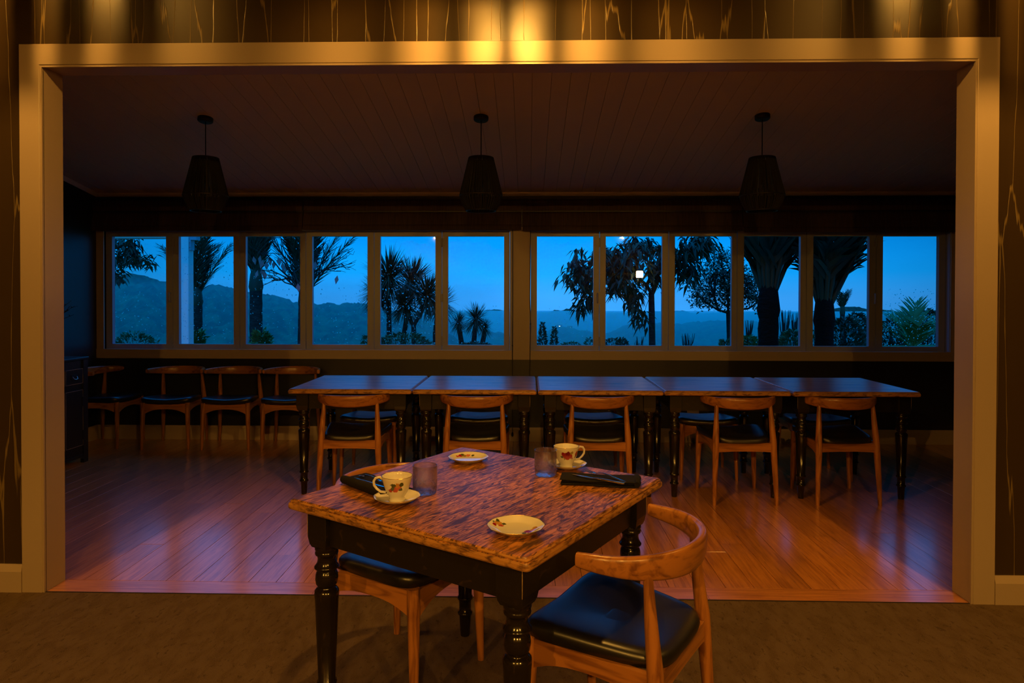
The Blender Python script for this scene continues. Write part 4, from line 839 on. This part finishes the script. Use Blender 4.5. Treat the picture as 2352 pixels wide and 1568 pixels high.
cabbage([(926, 780), (934, 730), (942, 700)], [(946, 634, 58)], 20, 'cabbage tree with leaning trunk in the middle of the clump', 22)
cabbage([(951, 790), (950, 748)], [(930, 690, 44), (982, 668, 52)], 18, 'forked cabbage tree in the clump', 23)
cabbage([(1000, 765), (1004, 725)], [(1010, 684, 44)], 21, 'cabbage tree behind the sash stile at the right of the clump', 24)
cabbage([(1060, 788), (1056, 762)], [(1053, 733, 26)], 22, 'small cabbage tree, left of three', 25, 240)
cabbage([(1088, 788), (1091, 755)], [(1093, 722, 36)], 22, 'small cabbage tree, tallest of three', 26, 300)
cabbage([(1108, 788), (1112, 768)], [(1114, 748, 22)], 22, 'small cabbage tree, right of three', 27, 200)

# ------------------------------------------------------------------ broadleaf trees
def leaf_cluster(m, c, n, L, w, rng, droop=0.7, spread=0.06):
    for k in range(n):
        a = rng.uniform(0, 2 * pi); d = Vector((math.cos(a), math.sin(a), rng.uniform(-0.9, 0.35))); b = c + Vector((rng.gauss(0, spread), rng.gauss(0, spread), rng.gauss(0, spread)))
        m.leaf(b, d, Vector((rng.uniform(-.4, .4), rng.uniform(-.4, .4), 1)), L * rng.uniform(0.7, 1.2), w * rng.uniform(0.8, 1.2), droop)
def broadleaf(Y, trunk, branches, ells, n_cl, per, L, w, lab, seed, trk_px=5, lm=leaf_dark, droop=0.7, dy=0.5, spread=0.06, spots=()):
    rng = random.Random(seed); b = at(*trunk[0], Y); g = gz(b.x, Y); root = empty('broadleaf_tree', (b.x, Y, g)); tag(root, lab, 'tree'); O = Vector(root.location); s = Y / F_PX
    P = [Vector((0, 0, 0))] + [at(x, y, Y) - O for x, y in trunk]
    MB().tube(P, [trk_px * s * (1.25 - 0.3 * i / len(P)) for i in range(len(P))], 9).build('trunk', bark, root)
    nodes = [P[-1]]
    for br_ in branches:
        q = [at(x, y, Y + rng.uniform(-dy, dy) * (0.2 if i == 0 else 0.6)) - O for i, (x, y) in enumerate(br_)]; q[0] = at(*br_[0], Y) - O
        MB().tube(q, [trk_px * s * (0.62 - 0.42 * i / len(q)) for i in range(len(q))], 7).build('branch', bark, root); nodes += q
    m = MB(); tw = MB()
    tot = sum(e[2] * e[3] for e in ells)
    cl = []
    for (ex, ey, rx, ry) in ells:
        for k in range(max(2, round(n_cl * rx * ry / tot))):
            r = math.sqrt(rng.random()); a = rng.uniform(0, 2 * pi); cl.append((ex + rx * r * math.cos(a), ey + ry * r * math.sin(a)))
    for (x, y) in cl + list(spots):
        c = at(x, y, Y + rng.uniform(-dy, dy)) - O; nb = min(nodes, key=lambda q: (q - c).length); tw.tube([nb, nb.lerp(c, 0.5) + Vector((0, 0, 0.04)), c], [0.008, 0.005, 0.003], 4)
        leaf_cluster(m, c, per, L, w, rng, droop, spread)
    tw.build('twigs', bark, root)['kind'] = 'stuff'; m.build('crown', lm, root)['kind'] = 'stuff'
    return root
broadleaf(11.5, [(1498, 793), (1497, 720), (1496, 672)], [[(1496, 674), (1486, 655), (1468, 640), (1440, 622), (1400, 610), (1350, 600)], [(1497, 672), (1508, 650), (1516, 610), (1522, 570), (1530, 520)], [(1512, 630), (1550, 590), (1600, 560), (1630, 545)], [(1468, 640), (1462, 600), (1450, 560), (1470, 530)], [(1400, 610), (1360, 640), (1325, 670)]],
          [(1360, 615, 50, 45), (1330, 640, 30, 40), (1410, 620, 50, 50), (1465, 580, 60, 40), (1510, 600, 25, 50), (1580, 580, 55, 45), (1600, 555, 45, 25), (1440, 655, 40, 22)], 105, 17, 0.18, 0.06, 'drooping broad leaved tree with a lantern in its branches', 31, trk_px=6.5, droop=0.75,
          spots=((1455, 690), (1462, 705), (1468, 722), (1475, 735), (1340, 695), (1352, 685), (1330, 700), (1365, 690), (1450, 678), (1553, 625), (1575, 640), (1590, 625)))
broadleaf(17, [(1676, 793), (1674, 740), (1673, 716)], [[(1673, 718), (1650, 712), (1622, 695), (1605, 680)], [(1674, 716), (1690, 712), (1720, 708), (1742, 692)], [(1673, 718), (1672, 680), (1660, 630), (1657, 590)], [(1650, 712), (1640, 680), (1630, 650)], [(1690, 712), (1700, 670), (1710, 640)]],
          [(1660, 655, 78, 48), (1700, 660, 55, 45), (1660, 615, 45, 35), (1610, 685, 28, 22), (1735, 685, 20, 22)], 330, 15, 0.10, 0.05, 'round headed dark tree behind the big palms', 32, trk_px=5, droop=0.2, dy=0.8, spread=0.08, spots=((1657, 572), (1655, 580), (1660, 578)))
broadleaf(9.6, [(172, 800), (178, 650), (190, 540)], [[(180, 640), (215, 600), (260, 570), (310, 560)], [(190, 560), (240, 540), (300, 535)], [(215, 600), (255, 620), (285, 650)]],
          [(280, 580, 35, 35), (265, 625, 18, 28), (300, 560, 30, 18), (325, 590, 20, 22)], 30, 15, 0.12, 0.042, 'leafy tree reaching into the leftmost pane', 33, trk_px=9, droop=0.5, dy=0.35, spread=0.05)
# bare tree with a few red leaves
rng = random.Random(41); Yv = 9.4; b = at(689, 790, Yv); g = gz(b.x, Yv); root = empty('bare_tree', (b.x, Yv, g)); tag(root, 'nearly bare tree with a few red leaves before the third and fourth panes', 'tree'); O = Vector(root.location)
P = [Vector((0, 0, 0))] + [at(x, y, Yv) - O for x, y in ((689, 790), (690, 720), (692, 665))]
MB().tube(P, [0.04, 0.035, 0.032, 0.028], 8).build('trunk', bark, root)
ends = []
def twig(m, p, d, L, r, lev):
    q = p + d * L; mid = p.lerp(q, 0.5) + Vector((rng.gauss(0, .02), rng.gauss(0, .02), rng.gauss(0, .02))); m.tube([p, mid, q], [r, r * 0.85, r * 0.65], 5)
    ends.append(q)
    if lev == 0: return
    for k in range(rng.choice((2, 3, 3))):
        nd = (d + Vector((rng.gauss(0, .55), rng.gauss(0, .35), rng.gauss(0.1, .45)))).normalized(); twig(m, p.lerp(q, rng.uniform(0.45, 1.0)), nd, L * rng.uniform(0.55, 0.8), r * 0.6, lev - 1)
for tx, ty in ((620, 590), (655, 560), (700, 570), (745, 575), (730, 610), (770, 590), (640, 620)):
    e = at(tx, ty, Yv + rng.uniform(-.3, .3)) - O; d = e - P[-1]; m = MB(); twig(m, P[-1] + Vector((0, 0, -0.03)), d.normalized(), d.length * 0.72, 0.016, 3); m.build('branch', bark, root)
lmh = MB()
for (lx, ly) in ((582, 588), (598, 586), (604, 596), (612, 600), (618, 590), (600, 615), (608, 622), (592, 620), (630, 598), (648, 602), (652, 610), (690, 642), (684, 650), (775, 632), (640, 590), (724, 600)):
    c = at(lx, ly, Yv + rng.uniform(-.25, .25)) - O; l = MB().leaf(c, Vector((rng.uniform(-.3, .3), rng.uniform(-.3, .3), -1)), Vector((rng.uniform(-.5, .5), -1, 0.4)), 0.13, 0.07); l.build('red_leaf', leaf_red, root)

# ------------------------------------------------------------------ shrubs, hedges, bare poplars
def bush(px, py, rx, ry, Y, lab, m_=leaf_mid, n=700, seed=1, leaf=0.10, cone=False, zg=None):
    rng = random.Random(seed * 13 + px); c = at(px, py, Y); s = Y / F_PX; g = (gz(c.x, Y) if Y < 45 else c.z - ry * s * 1.5) if zg is None else zg
    g = min(g, c.z - ry * s); root = empty('conical_shrub' if cone else 'shrub', (c.x, Y, g)); tag(root, lab, 'shrub', 'shrubs in the garden'); O = Vector(root.location); m = MB(); top = c.z + ry * s - g; RX = rx * s
    MB().tube([(0, 0, 0), (0.02, 0, top * 0.35), (0, 0.02, top * 0.7)], [0.05 + RX * 0.03, 0.04, 0.02], 7).build('stem', bark, root)
    for k in range(n):
        a = rng.uniform(0, 2 * pi); hh = rng.random()
        if cone: zz_ = top * (0.05 + 0.95 * hh); rr = RX * (1.02 - hh ** 1.6) * math.sqrt(rng.random()) ** 0.5
        else:
            u = rng.uniform(-0.2, 1); bumpy = 0.85 + 0.3 * mnoise.noise((a * 1.3 + px, u * 2.2, seed)); rr = RX * math.sqrt(max(0, 1 - u * u)) * bumpy * rng.uniform(0.75, 1.05); zz_ = top - 2 * ry * s + (2 * ry * s) * max(-0.3, u) * (0.9 + 0.25 * mnoise.noise((a * 2 + px, u, seed + 4)))
            if rng.random() < 0.25: zz_ = rng.uniform(0.0, max(0.05, zz_))
        p = Vector((rr * math.cos(a), rr * math.sin(a) * 0.7, zz_)); d = Vector((math.cos(a) * 0.7, math.sin(a) * 0.7, rng.uniform(0, 1.2)))
        m.leaf(p, d, Vector((rng.uniform(-1, 1), rng.uniform(-1, 1), 0.6)), leaf * rng.uniform(0.7, 1.4), leaf * 0.45, rng.uniform(0, 0.3))
    m.build('foliage', m_, root)['kind'] = 'stuff'
bush(925, 785, 78, 20, 17, 'wide leafy shrub at the foot of the cabbage trees', n=1500, seed=1)
bush(846, 786, 16, 16, 17.5, 'small leafy shrub left of the cabbage trees', n=350, seed=2)
bush(1092, 794, 44, 6, 19, 'low dark shrub under the three small cabbage trees', leaf_dark, 500, 3)
bush(1246, 770, 17, 28, 24, 'conical shrub beside the centre post, taller of two', leaf_dark, 900, 4, 0.11, True)
bush(1273, 776, 14, 24, 24, 'conical shrub beside the centre post, shorter of two', leaf_dark, 700, 5, 0.11, True)
bush(1312, 792, 26, 6, 22, 'low shrub at the foot of the seventh pane', leaf_mid, 350, 6)
bush(1354, 788, 12, 12, 24, 'small shrub at the corner of the seventh pane', leaf_mid, 250, 7)
bush(1408, 788, 28, 10, 26, 'rounded dark shrub below the lantern tree', leaf_dark, 400, 8, 0.13)
bush(1428, 787, 14, 11, 20, 'small dark shrub left of the lantern tree trunk', leaf_dark, 300, 9)
bush(1668, 790, 14, 9, 15, 'small shrub at the foot of the round tree', leaf_mid, 250, 10)
bush(1718, 786, 26, 14, 15, 'light green shrub left of the large palm trunk', leaf_light, 500, 11)
bush(1822, 778, 34, 20, 14, 'leafy shrub between the two large palms', leaf_mid, 800, 12)
bush(1862, 780, 30, 22, 18, 'leafy shrub behind the eleventh pane palm', leaf_mid, 700, 13)
bush(1940, 762, 55, 34, 23, 'broad dark shrub right of the large palms', leaf_dark, 1500, 14, 0.15)
bush(1966, 742, 34, 24, 28, 'tall dark shrub on the skyline of the eleventh pane', leaf_dark, 900, 15, 0.16)
bush(2045, 762, 45, 30, 24, 'dark shrub at the left of the rightmost pane', leaf_dark, 1000, 16, 0.15)
bush(2120, 742, 60, 34, 26, 'dark hedge behind the young palm', leaf_dark, 1500, 17, 0.16)
bush(452, 779, 14, 18, 12, 'bright green plant at the foot of the post palm', leaf_light, 260, 18, 0.13)
bush(600, 780, 16, 16, 11.5, 'bright green plant at the foot of the third pane palm', leaf_light, 260, 19, 0.13)
bush(310, 790, 60, 30, 26, 'dark shrubs low in the leftmost pane', leaf_mid, 1200, 20, 0.16)
def poplar(px, py0, py1, wpx, Y, lab, seed):
    rng = random.Random(seed); c = at(px, py1, Y); top = at(px, py0, Y).z; g = c.z - 6; root = empty('bare_poplar', (c.x, Y, g)); tag(root, lab, 'tree', 'bare poplars beyond the garden'); s = Y / F_PX; H = top - g
    MB().tube([(0, 0, 0), (0.05, 0, H * 0.5), (0, 0, H * 0.93)], [0.16, 0.1, 0.02], 6).build('trunk', bark, root); m = MB()
    for k in range(70):
        z0_ = H * rng.uniform(0.3, 0.85); a = rng.uniform(0, 2 * pi); L = H * rng.uniform(0.12, 0.26); o = Vector((math.cos(a), math.sin(a), 0)); w = wpx * s * rng.uniform(0.35, 1.0)
        m.tube([Vector((0, 0, z0_)), o * w * 0.7 + Vector((0, 0, z0_ + L * 0.4)), o * w + Vector((0, 0, min(H * 1.0, z0_ + L)))], [0.05, 0.035, 0.012], 4)
    m.build('twigs', bark, root)['kind'] = 'stuff'
for k, a in enumerate(((1722, 735, 790, 12, 42, 'bare poplar left of the large palm trunk'), (1748, 740, 790, 8, 44, 'thin bare poplar hard by the large palm trunk'), (1802, 712, 790, 14, 40, 'bare poplar right of the large palm trunk, taller'), (1826, 718, 790, 12, 42, 'bare poplar at the right edge of the tenth pane'), (1520 + 62, 765, 800, 16, 48, 'bare poplar low in the ninth pane'), (1468, 772, 800, 14, 48, 'bare poplar below the lantern'))): poplar(*a, 60 + k)
# ------------------------------------------------------------------ garden lantern, lit
ln = at(1469, 628, 11.0); lr = empty('garden_lantern', (ln.x, ln.y, ln.z - 0.07)); tag(lr, 'small lit lantern glowing in the drooping tree', 'lantern')
lamp_glass = emit('lantern_glass', (1.0, 0.70, 0.38), 6.0)
bevel(MB().box(-0.050, 0.050, -0.050, 0.050, 0.0, 0.112).build('glass', lamp_glass, lr), 0.012)
MB().stack(0, 0, 0.046, 0.046, [(0, 0.115), (0, 0.128), (0.03, 0.155)], r=0.004).build('cap', black_m, lr)
MB().stack(0, 0, 0.05, 0.05, [(0.02, -0.016), (0.0, -0.006), (0, 0.0)], r=0.004).build('base', black_m, lr)
MB().tube([(0, 0, 0.15), (0.0, 0.02, 0.22), (0.03, 0.2, 0.30), (0.02, 0.5, 0.30)], 0.005, 6).build('hook', black_m, lr)
MB().tube([(0, 0, -0.015), (0, 0.0, -0.05)], 0.006, 6).build('finial', black_m, lr)
# ------------------------------------------------------------------ lit farmhouses far down the valley
for k, (px, py, Y) in enumerate(((1285, 749, 1148), (1309, 752, 1148), (1345, 733, 2050), (1352, 734, 2060))):
    c = at(px, py, Y); h = empty('farmhouse', (c.x, c.y, c.z - 3)); tag(h, 'tiny lit farmhouse in the misty valley, ' + ('leftmost', 'second', 'third', 'rightmost')[k], 'house', 'far farmhouses')
    m = MB().box(-4, 4, -3, 3, -6, 4).build('wall', hill_m, h); m = MB().rings([[(-4.4, -3.4, 4), (-4.4, 3.4, 4), (-4.4, 0, 6.0)], [(4.4, -3.4, 4), (4.4, 3.4, 4), (4.4, 0, 6.0)]], False).build('roof', hill_m, h)
    MB().box(-1.1, 1.1, -3.1, -3.0, 1.4, 3.4).build('window', emit('lit_window', (1, 0.8, 0.55), 14), h)
